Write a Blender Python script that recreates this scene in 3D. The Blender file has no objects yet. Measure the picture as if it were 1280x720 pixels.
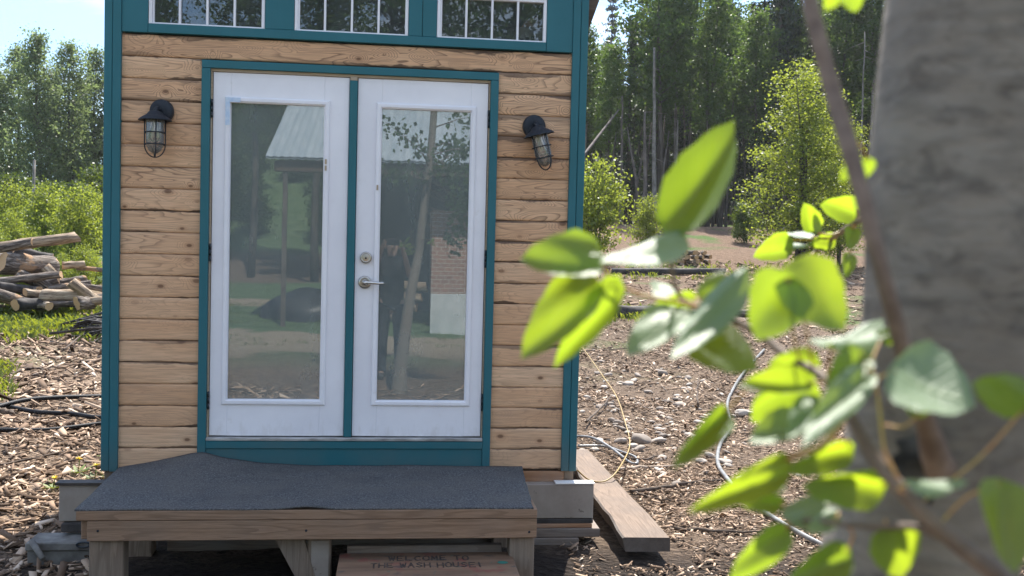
import bpy, bmesh, math, random
import numpy as np
from mathutils import Vector, Matrix, noise as mnoise
R = math.radians
PI = math.pi
sc = bpy.context.scene
COL = sc.collection
rng = random.Random(7)
nrg = np.random.default_rng(11)

# ---------------------------------------------------------------- camera
CAM = Vector((1.00937, -5.85773, 1.11381))
YAW, PITCH, ROLL, FPX = .11667644, -.04198276, -.02531202, 1275.6047
_f = Vector((math.sin(YAW)*math.cos(PITCH), math.cos(YAW)*math.cos(PITCH), math.sin(PITCH)))
_r = Vector((math.cos(YAW), -math.sin(YAW), 0))
_u = _r.cross(_f)
RIGHT = math.cos(ROLL)*_r - math.sin(ROLL)*_u
UP = math.sin(ROLL)*_r + math.cos(ROLL)*_u
FWD = _f
cam = bpy.data.cameras.new('camera')
camo = bpy.data.objects.new('camera', cam)
COL.objects.link(camo)
m = Matrix((RIGHT, UP, -FWD)).transposed().to_4x4()
m.translation = CAM
camo.matrix_world = m
cam.sensor_width = 36
cam.lens = 36*FPX/1280
cam.clip_start = .05
cam.clip_end = 3000
cam.dof.use_dof = True
cam.dof.focus_distance = 6.0
cam.dof.aperture_fstop = 9.0
sc.camera = camo
sc.render.resolution_x, sc.render.resolution_y = 1024, 576

# survey helpers: where a sight line meets a wall plane, a level or a distance
def ray(x, y): return FWD + (x-640)/FPX*RIGHT - (y-360)/FPX*UP
def on_y(x, y, Y):
    d = ray(x, y); return CAM + d*((Y-CAM.y)/d.y)
def on_z(x, y, Z):
    d = ray(x, y); return CAM + d*((Z-CAM.z)/d.z)
def at(x, y, D): return CAM + ray(x, y)*D

# ---------------------------------------------------------------- terrain
LP = [(-200,16),(-110,14),(-66,10.5),(-50,6.2),(-40,2.6),(-34,.75),(-31,.35),(-27,-.32),(-20,-.45),(-6,-.5),(0,-.52),(5,-.62),(8,-.6),(12,-.43),(17,-.17),(23,.0),(28,.28),(40,.8),(55,1.3),(100,2.5),(600,8)]
RP = [(-200,16),(-110,14),(-66,10.5),(-50,6.2),(-40,2.6),(-34,.75),(-31,.35),(-27,-.32),(-20,-.45),(-6,-.5),(0,-.52),(5,-.63),(8,-.62),(12,-.5),(20,.05),(25,.35),(28,.58),(33,1.1),(40,1.96),(60,2.7),(100,4.5),(200,6),(600,10)]
lx, lz = zip(*LP); rx, rz = zip(*RP)
def G0(x, y):
    d = np.asarray(y)-CAM.y
    t = np.clip((np.asarray(x)+2.5)/6, 0, 1); t = t*t*(3-2*t)
    return np.interp(d, lx, lz)*(1-t)+np.interp(d, rx, rz)*t
def bumps(x, y):
    p = Vector((x, y, 0))
    z = .05*mnoise.noise(p*.5)+.03*mnoise.noise(p*1.7+Vector((3,1,0)))+.014*mnoise.noise(p*5)+.008*mnoise.noise(p*11)
    d = math.hypot(x-1, y-4)
    if d > 14: z += min(1, (d-14)/20)*.22*mnoise.noise(p*.16)
    return z
def G(x, y): return float(G0(x, y))+bumps(x, y)
def on_ground(px, py):
    d = ray(px, py); t = 2.0
    while t < 400:
        p = CAM+d*t
        if p.z < G(p.x, p.y): break
        t *= 1.004
    return CAM+d*t

# ---------------------------------------------------------------- helpers
def link(o, parent=None):
    COL.objects.link(o)
    if parent is not None: o.parent = parent
    return o
def thing(name, label, cat, loc=(0,0,0), rot=(0,0,0), group=None):
    o = bpy.data.objects.new(name, None); COL.objects.link(o)
    o.empty_display_size = .1
    o.location = loc; o.rotation_euler = rot
    o['label'] = label; o['category'] = cat
    if group: o['group'] = group
    return o
def tag(o, label, cat, group=None, kind=None):
    o['label'] = label; o['category'] = cat
    if group: o['group'] = group
    if kind: o['kind'] = kind
    return o
def structure(o):
    o['kind'] = 'structure'; return o
def obj(name, bm, mats, parent=None, smooth=False, loc=None, rot=None):
    me = bpy.data.meshes.new(name)
    bm.normal_update()
    bm.to_mesh(me); bm.free()
    for mm in (mats if isinstance(mats, (list, tuple)) else [mats]): me.materials.append(mm)
    if smooth:
        for p in me.polygons: p.use_smooth = True
    o = bpy.data.objects.new(name, me)
    if loc is not None: o.location = loc
    if rot is not None: o.rotation_euler = rot
    return link(o, parent)
def mesh_np(name, verts, faces, mat, parent=None, smooth=False, me_only=False):
    me = bpy.data.meshes.new(name)
    verts = np.asarray(verts, dtype=np.float32); faces = np.asarray(faces, dtype=np.int32)
    n, k = faces.shape
    me.vertices.add(len(verts)); me.vertices.foreach_set('co', verts.ravel())
    me.loops.add(n*k); me.loops.foreach_set('vertex_index', faces.ravel())
    me.polygons.add(n)
    me.polygons.foreach_set('loop_start', np.arange(0, n*k, k, dtype=np.int32))
    me.polygons.foreach_set('loop_total', np.full(n, k, dtype=np.int32))
    if smooth: me.polygons.foreach_set('use_smooth', np.ones(n, dtype=bool))
    me.update(calc_edges=True)
    me.materials.append(mat)
    if me_only: return me
    return link(bpy.data.objects.new(name, me), parent)
def box(bm, x0, x1, y0, y1, z0, z1, bev=0, mi=0, jit=0):
    vs = [bm.verts.new((x, y, z)) for x in (x0, x1) for y in (y0, y1) for z in (z0, z1)]
    if jit:
        for v in vs: v.co += Vector((rng.uniform(-jit, jit), rng.uniform(-jit, jit), rng.uniform(-jit, jit)))
    idx = [(0,1,3,2),(4,6,7,5),(0,4,5,1),(2,3,7,6),(0,2,6,4),(1,5,7,3)]
    fs = [bm.faces.new([vs[i] for i in q]) for q in idx]
    for f in fs: f.material_index = mi
    bmesh.ops.recalc_face_normals(bm, faces=fs)
    if bev:
        es = list({e for f in fs for e in f.edges})
        bmesh.ops.bevel(bm, geom=es, offset=bev, segments=1, affect='EDGES', clamp_overlap=True)
    return vs
def newbox(name, x0, x1, y0, y1, z0, z1, mat, parent=None, bev=.002, jit=0):
    bm = bmesh.new(); box(bm, x0, x1, y0, y1, z0, z1, bev, 0, jit)
    return obj(name, bm, mat, parent)
def tube(bm, pts, rad, sides=8, caps=True, mi=0):
    pts = [Vector(p) for p in pts]
    if not hasattr(rad, '__len__'): rad = [rad]*len(pts)
    rings = []; prev = None
    for i, p in enumerate(pts):
        a = pts[max(0, i-1)]; b = pts[min(len(pts)-1, i+1)]
        t = (b-a).normalized() if (b-a).length > 1e-9 else Vector((0,0,1))
        if prev is None:
            n = t.orthogonal().normalized()
        else:
            n = prev - t*prev.dot(t)
            n = n.normalized() if n.length > 1e-6 else t.orthogonal().normalized()
        prev = n; bn = t.cross(n)
        rings.append([bm.verts.new(p+(n*math.cos(2*PI*k/sides)+bn*math.sin(2*PI*k/sides))*rad[i]) for k in range(sides)])
    for a, b in zip(rings, rings[1:]):
        for k in range(sides):
            f = bm.faces.new((a[k], a[(k+1)%sides], b[(k+1)%sides], b[k])); f.smooth = True; f.material_index = mi
    if caps:
        f1 = bm.faces.new(rings[0][::-1]); f2 = bm.faces.new(rings[-1])
        return f1, f2
def spline(pts, n=6):
    P = [Vector(p) for p in pts]; out = []
    for i in range(len(P)-1):
        p0 = P[max(i-1,0)]; p1 = P[i]; p2 = P[i+1]; p3 = P[min(i+2,len(P)-1)]
        for k in range(n):
            t = k/n
            out.append(.5*((2*p1)+(p2-p0)*t+(2*p0-5*p1+4*p2-p3)*t*t+(3*p1-p0-3*p2+p3)*t**3))
    out.append(P[-1]); return out
def lathe(bm, prof, seg=24, mi=0, axis='Z'):
    rings = []
    for r, z in prof:
        rings.append([bm.verts.new((r*math.cos(2*PI*k/seg), r*math.sin(2*PI*k/seg), z) if axis == 'Z' else (r*math.cos(2*PI*k/seg), z, r*math.sin(2*PI*k/seg))) for k in range(seg)])
    fs = []
    for a, b in zip(rings, rings[1:]):
        for k in range(seg):
            f = bm.faces.new((a[k], a[(k+1)%seg], b[(k+1)%seg], b[k])); f.smooth = True; f.material_index = mi; fs.append(f)
    fs.append(bm.faces.new(rings[0][::-1])); fs.append(bm.faces.new(rings[-1]))
    bmesh.ops.recalc_face_normals(bm, faces=fs)

# ---------------------------------------------------------------- materials
class NT:
    def __init__(s, name):
        s.m = bpy.data.materials.new(name); s.m.use_nodes = True
        s.t = s.m.node_tree; s.t.nodes.clear()
        s.out = s.n('ShaderNodeOutputMaterial')
    def n(s, typ, **kw):
        nd = s.t.nodes.new(typ)
        for k, v in kw.items():
            if k.startswith('i_'):
                nm = k[2:].replace('_', ' ')
                nd.inputs[int(nm) if nm.isdigit() else nm].default_value = v
            else: setattr(nd, k, v)
        return nd
    def l(s, a, b): s.t.links.new(a, b)
    def coord(s, scale=(1,1,1), kind='Object', rnd=True):
        tc = s.n('ShaderNodeTexCoord'); mp = s.n('ShaderNodeMapping')
        mp.inputs['Scale'].default_value = scale
        if kind == 'World':
            g = s.n('ShaderNodeNewGeometry'); s.l(g.outputs['Position'], mp.inputs['Vector'])
        else: s.l(tc.outputs[kind], mp.inputs['Vector'])
        if rnd and kind == 'Object':
            oi = s.n('ShaderNodeObjectInfo'); mu = s.n('ShaderNodeMath', operation='MULTIPLY', i_1=37.0)
            s.l(oi.outputs['Random'], mu.inputs[0]); s.l(mu.outputs[0], mp.inputs['Location'])
        return mp.outputs['Vector']
    def noise(s, vec, scale, detail=4, rough=.55, dist=0):
        nd = s.n('ShaderNodeTexNoise', i_Scale=scale, i_Detail=detail, i_Roughness=rough, i_Distortion=dist)
        s.l(vec, nd.inputs['Vector']); return nd.outputs['Fac']
    def ramp(s, fac, stops, interp='LINEAR'):
        nd = s.n('ShaderNodeValToRGB'); cr = nd.color_ramp; cr.interpolation = interp
        while len(cr.elements) < len(stops): cr.elements.new(.5)
        for e, (p, c) in zip(cr.elements, stops):
            e.position = p; e.color = (c if hasattr(c, '__len__') else (c, c, c)) + ((1,) if hasattr(c, '__len__') and len(c) == 3 else ()) if hasattr(c, '__len__') else (c, c, c, 1)
        s.l(fac, nd.inputs['Fac']); return nd.outputs['Color']
    def math(s, op, a, b=None, clamp=False):
        nd = s.n('ShaderNodeMath', operation=op, use_clamp=clamp)
        for i, v in enumerate((a, b)):
            if v is None: continue
            if isinstance(v, (int, float)): nd.inputs[i].default_value = v
            else: s.l(v, nd.inputs[i])
        return nd.outputs[0]
    def mix(s, fac, a, b, mode='MIX'):
        nd = s.n('ShaderNodeMix', data_type='RGBA', blend_type=mode)
        for sock, v in ((nd.inputs['Factor'], fac), (nd.inputs[6], a), (nd.inputs[7], b)):
            if isinstance(v, (int, float)): sock.default_value = v
            elif isinstance(v, tuple): sock.default_value = v+(1,) if len(v) == 3 else v
            else: s.l(v, sock)
        return nd.outputs[2]
    def bump(s, h, strength=.3, dist=.01):
        nd = s.n('ShaderNodeBump', i_Strength=strength, i_Distance=dist); s.l(h, nd.inputs['Height']); return nd.outputs[0]
    def bsdf(s, color, rough=.6, metal=0, bump=None, spec=.4, extra=None):
        b = s.n('ShaderNodeBsdfPrincipled', i_Metallic=metal)
        b.inputs['Specular IOR Level'].default_value = spec
        if isinstance(color, tuple): b.inputs['Base Color'].default_value = color+(1,)
        else: s.l(color, b.inputs['Base Color'])
        if isinstance(rough, (int, float)): b.inputs['Roughness'].default_value = rough
        else: s.l(rough, b.inputs['Roughness'])
        if bump is not None: s.l(bump, b.inputs['Normal'])
        s.l(b.outputs[0], s.out.inputs['Surface']); return b

def m_simple(name, c1, c2, scale=8, rough=.6, metal=0, stretch=(1,1,1), bs=.2, bd=.004, detail=5, spec=.4, lo=.35, hi=.65):
    t = NT(name); v = t.coord(stretch)
    f = t.noise(v, scale, detail)
    t.bsdf(t.ramp(f, [(lo, c1), (hi, c2)]), rough, metal, t.bump(f, bs, bd), spec)
    return t.m
def m_wood(name, light, dark, axis='X', rings=9, rough=.75, scale=1.0, grime=.35, grey=(.3,.28,.25)):
    t = NT(name)
    st = {'X': (1.1,14,14), 'Y': (14,1.1,14), 'Z': (14,14,1.1)}[axis]
    v = t.coord(tuple(q*scale for q in st))
    f = t.noise(v, 1.0, 2, .5, .4)
    saw = t.math('FRACT', t.math('MULTIPLY', f, rings))
    line = t.ramp(saw, [(0,0.),(.55,.15),(.86,1.),(.97,.9),(1,0.)])
    v2 = t.coord(tuple(q*scale*6 for q in st))
    fib = t.noise(v2, 1.6, 4, .6)
    v3 = t.coord((1,1,1)); g = t.noise(v3, 3.2, 5, .6)
    c = t.mix(t.math('MULTIPLY', line, .55), light, dark)
    c = t.mix(t.ramp(fib, [(.3,.5),(.7,0.)]), c, dark)
    c = t.mix(t.math('MULTIPLY', t.ramp(g, [(.42,0.),(.7,1.)]), grime), c, grey)
    h = t.math('ADD', t.math('MULTIPLY', fib, .6), t.math('MULTIPLY', line, -.3))
    t.bsdf(c, rough, 0, t.bump(h, .35, .003), .25)
    return t.m
def m_leaf(name, c1, c2, trans=.5, tcol=None, rough=.5, spec=.35, veins=False):
    t = NT(name)
    g = t.n('ShaderNodeNewGeometry'); oi = t.n('ShaderNodeObjectInfo')
    rnd = t.math('FRACT', t.math('ADD', g.outputs['Random Per Island'], oi.outputs['Random']))
    c = t.mix(rnd, c1, c2)
    tw = t.math('MULTIPLY', oi.outputs['Random'], .55)
    c = t.mix(tw, c, tuple(q*.55 for q in c1))
    b = t.bsdf(c, rough, 0, None, spec)
    tr = t.n('ShaderNodeBsdfTranslucent')
    if tcol is None: tcol = (min(1, c2[0]*1.9), min(1, c2[1]*1.6), c2[2]*.5)
    t.l(t.mix(rnd, tuple(q*.7 for q in tcol), tcol), tr.inputs['Color'])
    mx = t.n('ShaderNodeMixShader', i_0=trans)
    t.l(b.outputs[0], mx.inputs[1]); t.l(tr.outputs[0], mx.inputs[2]); t.l(mx.outputs[0], t.out.inputs['Surface'])
    return t.m

M = {}
# teal paint, brushed
t = NT('teal_paint'); v = t.coord((1,1,1)); f = t.noise(v, 3, 5); br = t.noise(t.coord((60,60,3)), 1, 3)
c = t.mix(t.ramp(f, [(.3,0.),(.7,1.)]), (.012,.112,.138), (.018,.132,.164))
c = t.mix(t.ramp(t.noise(v, 26, 6, .7), [(.62,0.),(.72,.5)]), c, (.035,.11,.13))
gz = t.n('ShaderNodeNewGeometry'); sz = t.n('ShaderNodeSeparateXYZ'); t.l(gz.outputs['Position'], sz.inputs[0])
splash = t.ramp(t.math('ADD', t.math('MULTIPLY', sz.outputs['Z'], -1.4), t.math('MULTIPLY', f, .8)), [(.42,0.),(.8,.5)])
c = t.mix(splash, c, (.10,.10,.085))
t.bsdf(c, .5, 0, t.bump(br, .15, .002), .4); M['teal'] = t.m
# white door paint
t = NT('white_paint'); v = t.coord((1,1,1)); f = t.noise(v, 2.2, 6, .65)
c = t.ramp(f, [(.35,(.735,.73,.775)),(.65,(.81,.805,.845))])
c = t.mix(t.ramp(t.noise(v, 14, 7, .75), [(.60,0.),(.76,.4)]), c, (.52,.5,.47))
gz = t.n('ShaderNodeNewGeometry'); sz = t.n('ShaderNodeSeparateXYZ'); t.l(gz.outputs['Position'], sz.inputs[0])
splash = t.ramp(t.math('ADD', t.math('MULTIPLY', sz.outputs['Z'], -2.2), t.math('MULTIPLY', t.noise(t.coord((3,3,1)), 6, 6, .7), .9)), [(.32,0.),(.75,.6)])
c = t.mix(splash, c, (.46,.42,.38))
t.bsdf(c, .38, 0, t.bump(t.noise(t.coord((40,40,2)), 1, 3), .06, .001), .45); M['white'] = t.m
# siding: one band of grain per board, loops round knots, dark burned edges
PITCH_B = .1207; ZB = -.193
t = NT('brushed_pine_siding')
g = t.n('ShaderNodeNewGeometry'); sep = t.n('ShaderNodeSeparateXYZ'); t.l(g.outputs['Position'], sep.inputs[0])
u = t.math('DIVIDE', t.math('SUBTRACT', sep.outputs['Z'], ZB), PITCH_B)
bid = t.math('FLOOR', u); fr = t.math('FRACT', u)
wn = t.n('ShaderNodeTexWhiteNoise', noise_dimensions='1D'); t.l(bid, wn.inputs['W'])
left = t.math('MULTIPLY', t.math('LESS_THAN', sep.outputs['X'], .5), t.math('LESS_THAN', bid, 18.5))
cmb = t.n('ShaderNodeCombineXYZ')
t.l(t.math('ADD', sep.outputs['X'], t.math('MULTIPLY', wn.outputs['Value'], 91.0)), cmb.inputs[0])
t.l(t.math('ADD', t.math('MULTIPLY', bid, 5.13), t.math('MULTIPLY', left, 3.7)), cmb.inputs[1])
t.l(sep.outputs['Z'], cmb.inputs[2])
def stretch(vec, s3):
    mp = t.n('ShaderNodeMapping'); mp.inputs['Scale'].default_value = s3; t.l(vec, mp.inputs['Vector']); return mp.outputs[0]
V = cmb.outputs[0]
# knots
vk = t.n('ShaderNodeTexVoronoi', feature='F1', voronoi_dimensions='2D', i_Scale=1.0, i_Randomness=1.0)
ck = t.n('ShaderNodeCombineXYZ'); t.l(t.math('ADD', t.math('MULTIPLY', sep.outputs['X'], 4.6), t.math('MULTIPLY', wn.outputs['Value'], 63.0)), ck.inputs[0]); t.l(t.math('ADD', t.math('MULTIPLY', bid, 7.0), t.math('MULTIPLY', fr, .95)), ck.inputs[1]); t.l(ck.outputs[0], vk.inputs['Vector'])
kd = vk.outputs['Distance']
scol = t.n('ShaderNodeSeparateColor'); t.l(vk.outputs['Color'], scol.inputs[0])
kd = t.math('DIVIDE', kd, t.math('ADD', .45, t.math('MULTIPLY', scol.outputs[1], .75)))
swirl = t.ramp(kd, [(0,1.),(.42,0.)])
f0 = t.noise(stretch(V, (1.5,1,11)), 1.0, 1.5, .45, .3)
fld = t.math('ADD', f0, t.math('MULTIPLY', swirl, .30))
saw = t.math('FRACT', t.math('MULTIPLY', fld, 17))
line = t.ramp(saw, [(0,.0),(.6,.04),(.84,.6),(.94,1.),(1,0.)])
amt = t.math('MULTIPLY', t.ramp(t.noise(stretch(V, (.9,1,2.5)), 1, 3), [(.3,.3),(.62,1.)]), t.ramp(t.math('DIVIDE', sep.outputs['Z'], 2.2), [(.32,.30),(.62,1.)]))
fib = t.noise(stretch(V, (7,3,150)), 1.0, 4, .6)
tone = t.noise(stretch(V, (.7,1,3)), 1.0, 4, .6)
base = t.ramp(tone, [(.28,(.57,.335,.19)),(.5,(.71,.445,.265)),(.72,(.79,.545,.355))])
base = t.mix(t.math('MULTIPLY', wn.outputs['Value'], .5), base, (.60,.335,.18))
weath = t.ramp(t.math('ADD', t.math('MULTIPLY', sep.outputs['Z'], -.45), t.math('MULTIPLY', t.noise(stretch(V, (2,1,6)), 1.0, 5, .6), .9)), [(.30,0.),(.75,.55)])
base = t.mix(weath, base, (.47,.345,.245))
c = t.mix(t.math('MULTIPLY', line, t.math('MULTIPLY', amt, .88)), base, (.13,.07,.042))
c = t.mix(t.ramp(fib, [(.32,.42),(.6,0.)]), c, (.24,.15,.095))
kn = t.ramp(kd, [(0,1.),(.07,.95),(.10,.3),(.15,0.)])
sepc = t.n('ShaderNodeSeparateColor'); t.l(vk.outputs['Color'], sepc.inputs[0]); kgate = t.ramp(sepc.outputs[0], [(.56,0.),(.80,1.)])
kn = t.math('MULTIPLY', kn, kgate)
c = t.mix(t.math('MULTIPLY', t.ramp(kd, [(0,1.),(.26,0.)]), t.math('MULTIPLY', kgate, .45)), c, (.36,.17,.08))
c = t.mix(t.math('MULTIPLY', kn, .85), c, (.14,.07,.04))
# burned / wane along board edges
edge = t.math('MINIMUM', fr, t.math('SUBTRACT', 1.0, fr))
en = t.noise(stretch(V, (2.6,1,9)), 1.0, 5, .6)
ed = t.math('ADD', edge, t.math('MULTIPLY', t.math('SUBTRACT', en, .47), -.72))
burn = t.ramp(ed, [(.0,1.),(.004,.8),(.03,0.)])
burn = t.math('MULTIPLY', burn, 1.0)
hi = t.ramp(t.math('DIVIDE', sep.outputs['Z'], 2.2), [(.55,.0),(.72,1.)])
streak = t.ramp(t.math('ADD', edge, t.math('MULTIPLY', t.math('SUBTRACT', en, .44), -1.05)), [(.0,1.),(.05,.0)])
burn = t.math('MAXIMUM', t.math('MULTIPLY', streak, hi), burn)
burn = t.math('MULTIPLY', burn, t.ramp(t.noise(stretch(V, (1.3,1,3)), 1.0, 2), [(.36,.15),(.58,1.)]))
c = t.mix(t.math('MULTIPLY', burn, .85), c, (.05,.033,.026))
h = t.math('ADD', t.math('MULTIPLY', fib, .5), t.math('MULTIPLY', line, t.math('MULTIPLY', amt, -.6)))
t.bsdf(c, .6, 0, t.bump(h, .35, .003), .3); M['siding'] = t.m
M['side_cladding'] = m_wood('side_cladding_wood', (.42,.29,.19), (.2,.12,.07), 'Y')
# glass
def m_glass(name, ior, tint, d0=.05, d1=.14):
    t = NT(name)
    fr = t.n('ShaderNodeFresnel', i_IOR=ior)
    nz = t.bump(t.noise(t.coord((1,1,1), rnd=False), 1.3, 2), .03, .01)
    gl = t.n('ShaderNodeBsdfGlossy', i_Roughness=.004); t.l(nz, gl.inputs['Normal'])
    tr = t.n('ShaderNodeBsdfTransparent'); tr.inputs[0].default_value = tint
    df = t.n('ShaderNodeBsdfDiffuse'); df.inputs[0].default_value = (.40,.46,.45,1)
    mx = t.n('ShaderNodeMixShader'); t.l(fr.outputs[0], mx.inputs[0]); t.l(tr.outputs[0], mx.inputs[1]); t.l(gl.outputs[0], mx.inputs[2])
    veil = t.ramp(t.noise(t.coord((1,1,.4), rnd=False), 3, 6, .7), [(.3,d0),(.75,d1)])  # pale veil colour lifting the panes in place of brighter reflections
    m2 = t.n('ShaderNodeMixShader'); t.l(veil, m2.inputs[0]); t.l(mx.outputs[0], m2.inputs[1]); t.l(df.outputs[0], m2.inputs[2])
    t.l(m2.outputs[0], t.out.inputs['Surface']); return t.m
M['glass'] = m_glass('door_glass', 2.75, (.62,.68,.66,1), .26, .38)
M['window_glass'] = m_glass('window_glass', 2.0, (.86,.88,.87,1), .06, .12)
t = NT('clear_bulb_glass'); b = t.n('ShaderNodeBsdfGlossy', i_Roughness=.03); tr = t.n('ShaderNodeBsdfTransparent'); tr.inputs[0].default_value = (.93,.9,.86,1)
fr = t.n('ShaderNodeFresnel', i_IOR=1.7); mx = t.n('ShaderNodeMixShader'); t.l(fr.outputs[0], mx.inputs[0]); t.l(tr.outputs[0], mx.inputs[1]); t.l(b.outputs[0], mx.inputs[2]); t.l(mx.outputs[0], t.out.inputs['Surface']); M['bulb'] = t.m
t = NT('clear_jar_glass'); b = t.n('ShaderNodeBsdfGlossy', i_Roughness=.05); tr = t.n('ShaderNodeBsdfTransparent'); tr.inputs[0].default_value = (.92,.93,.93,1); fr = t.n('ShaderNodeFresnel', i_IOR=2.0); mx = t.n('ShaderNodeMixShader'); t.l(fr.outputs[0], mx.inputs[0]); t.l(tr.outputs[0], mx.inputs[1]); t.l(b.outputs[0], mx.inputs[2]); df = t.n('ShaderNodeBsdfDiffuse'); df.inputs[0].default_value = (.7,.7,.68,1); m2 = t.n('ShaderNodeMixShader', i_0=.16); t.l(mx.outputs[0], m2.inputs[1]); t.l(df.outputs[0], m2.inputs[2]); t.l(m2.outputs[0], t.out.inputs['Surface']); M['jar'] = t.m
M['filament'] = m_simple('bulb_filament', (.85,.78,.62), (.9,.84,.7), 20, .4)
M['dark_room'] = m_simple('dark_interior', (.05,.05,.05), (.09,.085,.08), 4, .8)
M['black_metal'] = m_simple('black_lamp_metal', (.014,.018,.026), (.024,.029,.038), 60, .6, 0, bs=.3, bd=.001, spec=.3)
M['hinge'] = m_simple('dark_hinge_metal', (.03,.04,.05), (.06,.065,.07), 30, .45, .6)
M['brass'] = m_simple('satin_nickel', (.40,.375,.34), (.52,.49,.45), 18, .32, 1)
M['chrome'] = m_simple('polished_lever', (.62,.6,.57), (.7,.68,.65), 10, .2, 1)
M['jamb'] = m_wood('raw_jamb_wood', (.5,.4,.29), (.32,.24,.16), 'X')
M['alu'] = m_simple('dirty_threshold_aluminium', (.25,.24,.23), (.55,.54,.53), 9, .45, .5, stretch=(1,4,4))
M['tape'] = m_simple('blue_residue', (.42,.55,.72), (.6,.68,.78), 30, .7)
M['roof'] = m_simple('dark_roof_metal', (.06,.055,.05), (.09,.08,.075), 5, .5, .3)
M['soffit'] = m_wood('dark_soffit_wood', (.10,.065,.04), (.05,.03,.02), 'X')
# carpet
t = NT('grey_outdoor_carpet'); v = t.coord((1,1,1)); f1 = t.noise(v, 130, 3, .7); f2 = t.noise(v, 5, 4); f3 = t.noise(t.coord((1,5,1)), 22, 3)
c = t.ramp(f1, [(.28,(.033,.033,.035)),(.5,(.098,.098,.100)),(.74,(.235,.234,.235))])
c = t.mix(t.ramp(f2, [(.40,0.),(.70,.55)]), c, (.135,.125,.115)); c = t.mix(t.ramp(t.noise(v, 1.7, 6, .7), [(.5,0.),(.66,.4)]), c, (.05,.05,.052)); c = t.mix(t.ramp(f3, [(.55,0.),(.75,.3)]), c, (.035,.045,.06))
t.bsdf(c, .95, 0, t.bump(f1, .9, .006), .1); M['carpet'] = t.m
M['deck_wood'] = m_wood('brown_deck_wood', (.33,.21,.135), (.15,.088,.05), 'X', 8, grime=.3, grey=(.2,.16,.13))
M['post_wood'] = m_wood('post_wood', (.27,.2,.145), (.12,.08,.055), 'Z', 8, grime=.45, grey=(.2,.18,.15))
M['old_wood_x'] = m_wood('weathered_timber', (.24,.185,.145), (.11,.08,.06), 'X', 8, grime=.6, grey=(.2,.19,.18))
M['old_wood_y'] = m_wood('weathered_plank', (.21,.15,.108), (.085,.056,.038), 'Y', 8, grime=.8, grey=(.12,.09,.07))
M['orange_wood'] = m_wood('fresh_board', (.4,.22,.12), (.22,.11,.06), 'X', 8)
t = NT('chipped_white_beam_paint'); v = t.coord((1,1,1)); f = t.noise(v, 9, 7, .7); f2 = t.noise(t.coord((1,1,1)), 3, 6, .65)
c = t.mix(t.ramp(f2, [(.35,0.),(.7,1.)]), (.34,.295,.25), (.22,.178,.145)); c = t.mix(t.ramp(f, [(.62,0.),(.68,1.)]), c, (.07,.05,.04))
gm = t.n('ShaderNodeTexCoord'); sp = t.n('ShaderNodeSeparateXYZ'); t.l(gm.outputs['Object'], sp.inputs[0])
#rust = t.ramp(t.math('ADD', t.math('MULTIPLY', sp.outputs['Z'], 8), t.math('MULTIPLY', f2, 1.6)), [(.0,0.),(.62,0.),(.74,1.)]) if False else f
t.bsdf(c, .6, 0, t.bump(f, .25, .003), .3); M['beam'] = t.m
M['galv'] = m_simple('galvanised_rail', (.10,.092,.082), (.22,.21,.19), 10, .8, 0)
M['black_rubber'] = m_simple('black_rubber', (.008,.008,.009), (.016,.016,.018), 30, .6, spec=.25)
M['grey_hose'] = m_simple('grey_hose_plastic', (.16,.16,.158), (.28,.278,.27), 12, .35, 0, spec=.45)
M['yellow_cord'] = m_simple('yellow_cord_rubber', (.30,.20,.06), (.40,.28,.10), 12, .5)
M['flash'] = m_simple('dark_flashing', (.03,.025,.022), (.07,.055,.045), 18, .7)
M['lit_strip'] = m_simple('sunlit_beam_top', (.72,.7,.66), (.8,.78,.74), 18, .5)
t = NT('speckled_step_paint'); v = t.coord((1,1,1)); f = t.noise(v, 7, 7, .7)
c = t.ramp(t.noise(t.coord((1.2,9,9)), 2, 5), [(.3,(.14,.085,.055)),(.7,(.26,.16,.10))])
c = t.mix(t.ramp(t.noise(v, 9, 3, .5), [(.58,0.),(.66,.45)]), c, (.22,.05,.045)); c = t.mix(t.ramp(t.noise(t.coord((1,1.7,1)), 11, 3, .5), [(.6,0.),(.68,.6)]), c, (.06,.065,.06))
c = t.mix(t.ramp(t.noise(t.coord((1.3,1,1)), 13, 2, .5), [(.70,0.),(.74,.5)]), c, (.03,.12,.10))
t.bsdf(c, .8, 0, t.bump(f, .2, .003), .2); M['step'] = t.m
M['paint_black'] = m_simple('black_lettering', (.03,.024,.02), (.09,.065,.05), 30, .7)
M['teal_spot'] = m_simple('green_paint_spot', (.02,.13,.1), (.03,.17,.13), 30, .6)
# ground
t = NT('bark_mulch_ground'); v = t.coord((1,1,1), 'World')
f1 = t.noise(v, .7, 6, .6); f2 = t.noise(v, 9, 8, .7); f3 = t.noise(v, 34, 6, .7)
vo = t.n('ShaderNodeTexVoronoi', feature='F1', i_Scale=22.0, i_Randomness=1.0); t.l(t.coord((1,1.9,1), 'World'), vo.inputs['Vector'])
soil = t.ramp(f2, [(.3,(.024,.017,.012)),(.55,(.062,.043,.031)),(.75,(.14,.10,.073))])
chip = t.mix(vo.outputs['Color'], (.10,.065,.042), (.42,.31,.22))
geo = t.n('ShaderNodeNewGeometry'); sp = t.n('ShaderNodeSeparateXYZ'); t.l(geo.outputs['Position'], sp.inputs[0])
lmask = t.ramp(t.math('DIVIDE', t.math('ADD', t.math('MULTIPLY', sp.outputs['X'], -1), 6.0), 12.0), [(.4,.5),(.62,.85)])
cm = t.ramp(t.math('ADD', f3, t.math('MULTIPLY', f1, .3)), [(.50,0.),(.64,1.)])
c = t.mix(t.math('MULTIPLY', cm, lmask), soil, chip)
dark_band = t.ramp(t.math('ADD', t.math('DIVIDE', sp.outputs['Y'], -4.0), t.math('MULTIPLY', f1, .3)), [(.10,0.),(.26,.88)])  # soil darker in a band across the cabin front
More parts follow.
